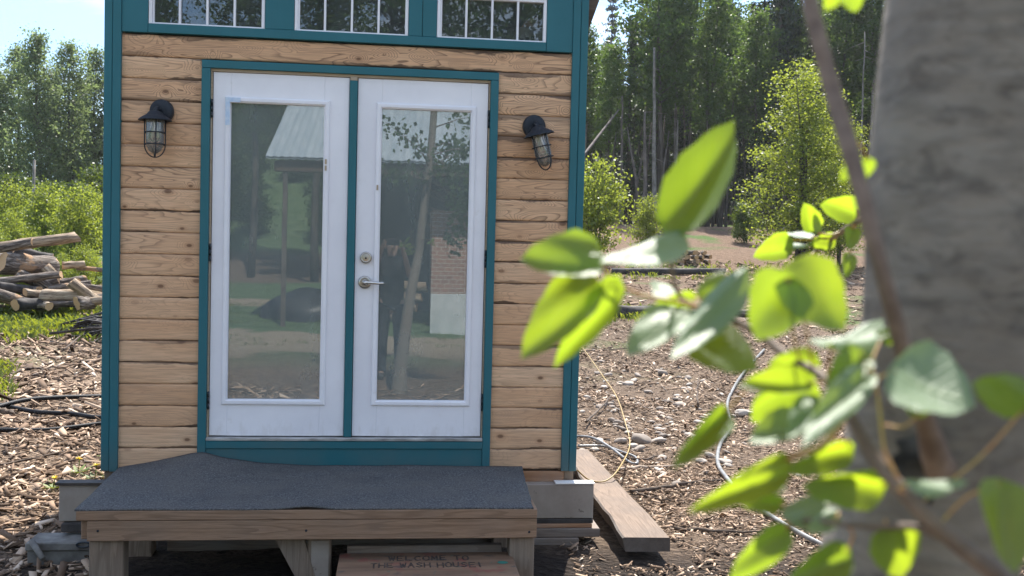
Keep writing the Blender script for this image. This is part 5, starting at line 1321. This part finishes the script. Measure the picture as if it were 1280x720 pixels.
for k in range(70):
    x, y = rng.uniform(-16, 4), rng.uniform(-68, -40); plant('hill_shrub', rng.choice(P_UND), x, y, rng.uniform(.6,1.3), 'bush on the mirrored green hillside', 'bush', 'bushes on the hillside behind the viewer')

# ---------------------------------------------------------------- the person taking the picture, seen in the glass
M['skin'] = m_simple('skin', (.42,.26,.19), (.52,.34,.25), 14, .5, spec=.4)
M['shirt'] = m_simple('black_shirt', (.010,.011,.013), (.02,.021,.024), 9, .9)
M['shorts'] = m_simple('dark_trousers', (.02,.024,.032), (.035,.04,.05), 9, .9)
M['hair'] = m_simple('brown_hair', (.05,.03,.018), (.10,.06,.035), 30, .6, stretch=(1,1,.2))
M['shoe'] = m_simple('dark_shoe', (.03,.028,.026), (.06,.055,.05), 12, .7)
def skin_obj(name, verts, edges, rad, mat, parent, root=0, sub=2):
    me = bpy.data.meshes.new(name); me.from_pydata([tuple(v) for v in verts], edges, [])
    tmp = bpy.data.objects.new(name+'_tmp', me); COL.objects.link(tmp)
    tmp.modifiers.new('skin', 'SKIN'); sub_ = tmp.modifiers.new('sub', 'SUBSURF'); sub_.levels = sub; sub_.render_levels = sub
    for i, r_ in enumerate(rad):
        sv = me.skin_vertices[0].data[i]; sv.radius = (r_, r_) if not hasattr(r_, '__len__') else r_; sv.use_root = (i == root)
    dg = bpy.context.evaluated_depsgraph_get(); dg.update()
    out = bpy.data.meshes.new_from_object(tmp.evaluated_get(dg)); out.name = name
    bpy.data.objects.remove(tmp); bpy.data.meshes.remove(me)
    out.materials.clear(); out.materials.append(mat)
    for p in out.polygons: p.use_smooth = True
    o = bpy.data.objects.new(name, out); COL.objects.link(o); o.parent = parent; return o
px_, py_ = 1.0, -6.33; pz = G(px_, py_)
per = thing('person', 'person in black shirt and dark trousers holding up a phone, mirrored in the right door', 'person', (px_, py_, pz))
hh = CAM.z-pz       # phone height above the feet
V_ = []; E_ = []; R_ = []
def vx(p, r_, par=None):
    V_.append(Vector(p)); R_.append(r_)
    if par is not None: E_.append((par, len(V_)-1))
    return len(V_)-1
pel = vx((0,0,.90), (.145,.105)); be = vx((0,.01,1.02), (.125,.095), pel); ch = vx((0,0,1.22), (.15,.105), be); sh_ = vx((0,-.01,1.36), (.12,.08), ch); nk = vx((0,.0,1.44), .052, sh_)
jw = vx((0,.025,1.50), .062, nk); hd_ = vx((0,.015,1.58), (.074,.09), jw); tp_ = vx((0,.005,1.65), (.062,.075), hd_)
for s in (-1, 1):
    hp = vx((s*.095,0,.84), .088, pel); kn_ = vx((s*.10,.015,.47), .055, hp); an_ = vx((s*.105,-.02,.08), .036, kn_); ft = vx((s*.11,.10,.035), .034, an_); vx((s*.112,.16,.03), .026, ft)
    so_ = vx((s*.175,0,1.35), .055, sh_); el = vx((s*.215,.13,1.22), .041, so_); wr = vx((s*.115,.36,hh-.055), .027, el); pm = vx((s*.092,.415,hh-.03), .026, wr)
    for q, (dz, l_) in enumerate(((.025,.030),(.008,.034),(-.009,.032),(-.026,.026))):
        a_ = vx((s*.096,.43,hh+dz), .009, pm); b_ = vx((s*.090,.452,hh+dz), .0085, a_); vx((s*.080,.460,hh+dz), .0075, b_)
    t1 = vx((s*.080,.40,hh-.005), .010, pm); vx((s*.058,.420,hh+.004), .0085, t1)
body = skin_obj('body', V_, E_, R_, M['skin'], per, 0, 2)
# face: nose, ears, eyes, mouth
bm = bmesh.new(); tube(bm, [(0,.098,1.585), (0,.118,1.555), (0,.108,1.545)], [.008,.014,.008], 8); obj('nose', bm, M['skin'], per)
for s in (-1, 1):
    bm = bmesh.new(); bmesh.ops.create_uvsphere(bm, u_segments=10, v_segments=8, radius=.011)
    for f in bm.faces: f.smooth = True
    obj('eye', bm, M['panel_white'], per, loc=(s*.03,.096,1.585))
    bm = bmesh.new(); bmesh.ops.create_uvsphere(bm, u_segments=10, v_segments=8, radius=.03)
    for v in bm.verts: v.co.x *= .35; v.co.y *= .6
    obj('ear', bm, M['skin'], per, loc=(s*.078,.005,1.57))
bm = bmesh.new(); tube(bm, [(-.024,.095,1.515),(0,.102,1.512),(.024,.095,1.515)], [.004,.007,.004], 8); obj('mouth', bm, M['orange_wood'], per)
hv = []; he = []; hr = []
for p, r_ in (((0,-.02,1.67),.085),((0,-.055,1.60),.080),((0,-.07,1.50),.055),((0,-.07,1.40),.045)):
    hv.append(p); hr.append(r_); 
    if len(hv) > 1: he.append((len(hv)-2, len(hv)-1))
skin_obj('hair', hv, he, hr, M['hair'], per, 0, 2)
V_ = []; E_ = []; R_ = []
a = vx((0,0,.78), (.17,.13)); b = vx((0,.01,1.0), (.15,.117), a); c_ = vx((0,0,1.24), (.172,.126), b); d_ = vx((0,-.01,1.40), (.13,.10), c_); vx((0,-.005,1.47), (.062,.062), d_)
for s in (-1, 1): e_ = vx((s*.18,0,1.35), .068, d_); vx((s*.21,.12,1.235), .058, e_)
skin_obj('shirt', V_, E_, R_, M['shirt'], per, 0, 2)
V_ = []; E_ = []; R_ = []
a = vx((0,0,1.0), (.155,.115))
for s in (-1, 1): h_ = vx((s*.095,0,.83), .102, a); k_ = vx((s*.10,.015,.47), .07, h_); vx((s*.105,-.015,.05), .058, k_)
skin_obj('trousers', V_, E_, R_, M['shorts'], per, 0, 2)
for s in (-1, 1): skin_obj('shoe', [(s*.106,-.04,.045),(s*.11,.08,.042),(s*.112,.19,.036)], [(0,1),(1,2)], [.045,.045,.034], M['shoe'], per, 0, 2)
ph = thing('phone', 'black phone held up in both hands, mirrored in the door', 'phone', (CAM.x, CAM.y-.022, CAM.z))
bm = bmesh.new(); box(bm, -.074, .074, -.004, .004, -.036, .036, .003); obj('phone_body', bm, M['tarp'], ph)
bm = bmesh.new(); lathe(bm, [(.006,0),(.006,.003),(.001,.0031)], 14, 0, 'Y'); obj('lens', bm, M['hinge'], ph, loc=(.0, .004, 0))

# ---------------------------------------------------------------- thin haze volume added in place of lens glare
t = NT('glare_haze'); pv = t.n('ShaderNodeVolumePrincipled'); pv.inputs['Color'].default_value = (.92,.95,1,1); pv.inputs['Density'].default_value = .0003; pv.inputs['Anisotropy'].default_value = .35
t.l(pv.outputs[0], t.out.inputs['Volume'])
hz_o = newbox('added_haze', -130, 150, -120, 170, -3, 26, t.m, None, 0); hz_o['kind'] = 'stuff'; hz_o['label'] = 'thin haze added in place of lens glare over the yard'; hz_o['category'] = 'added_haze'
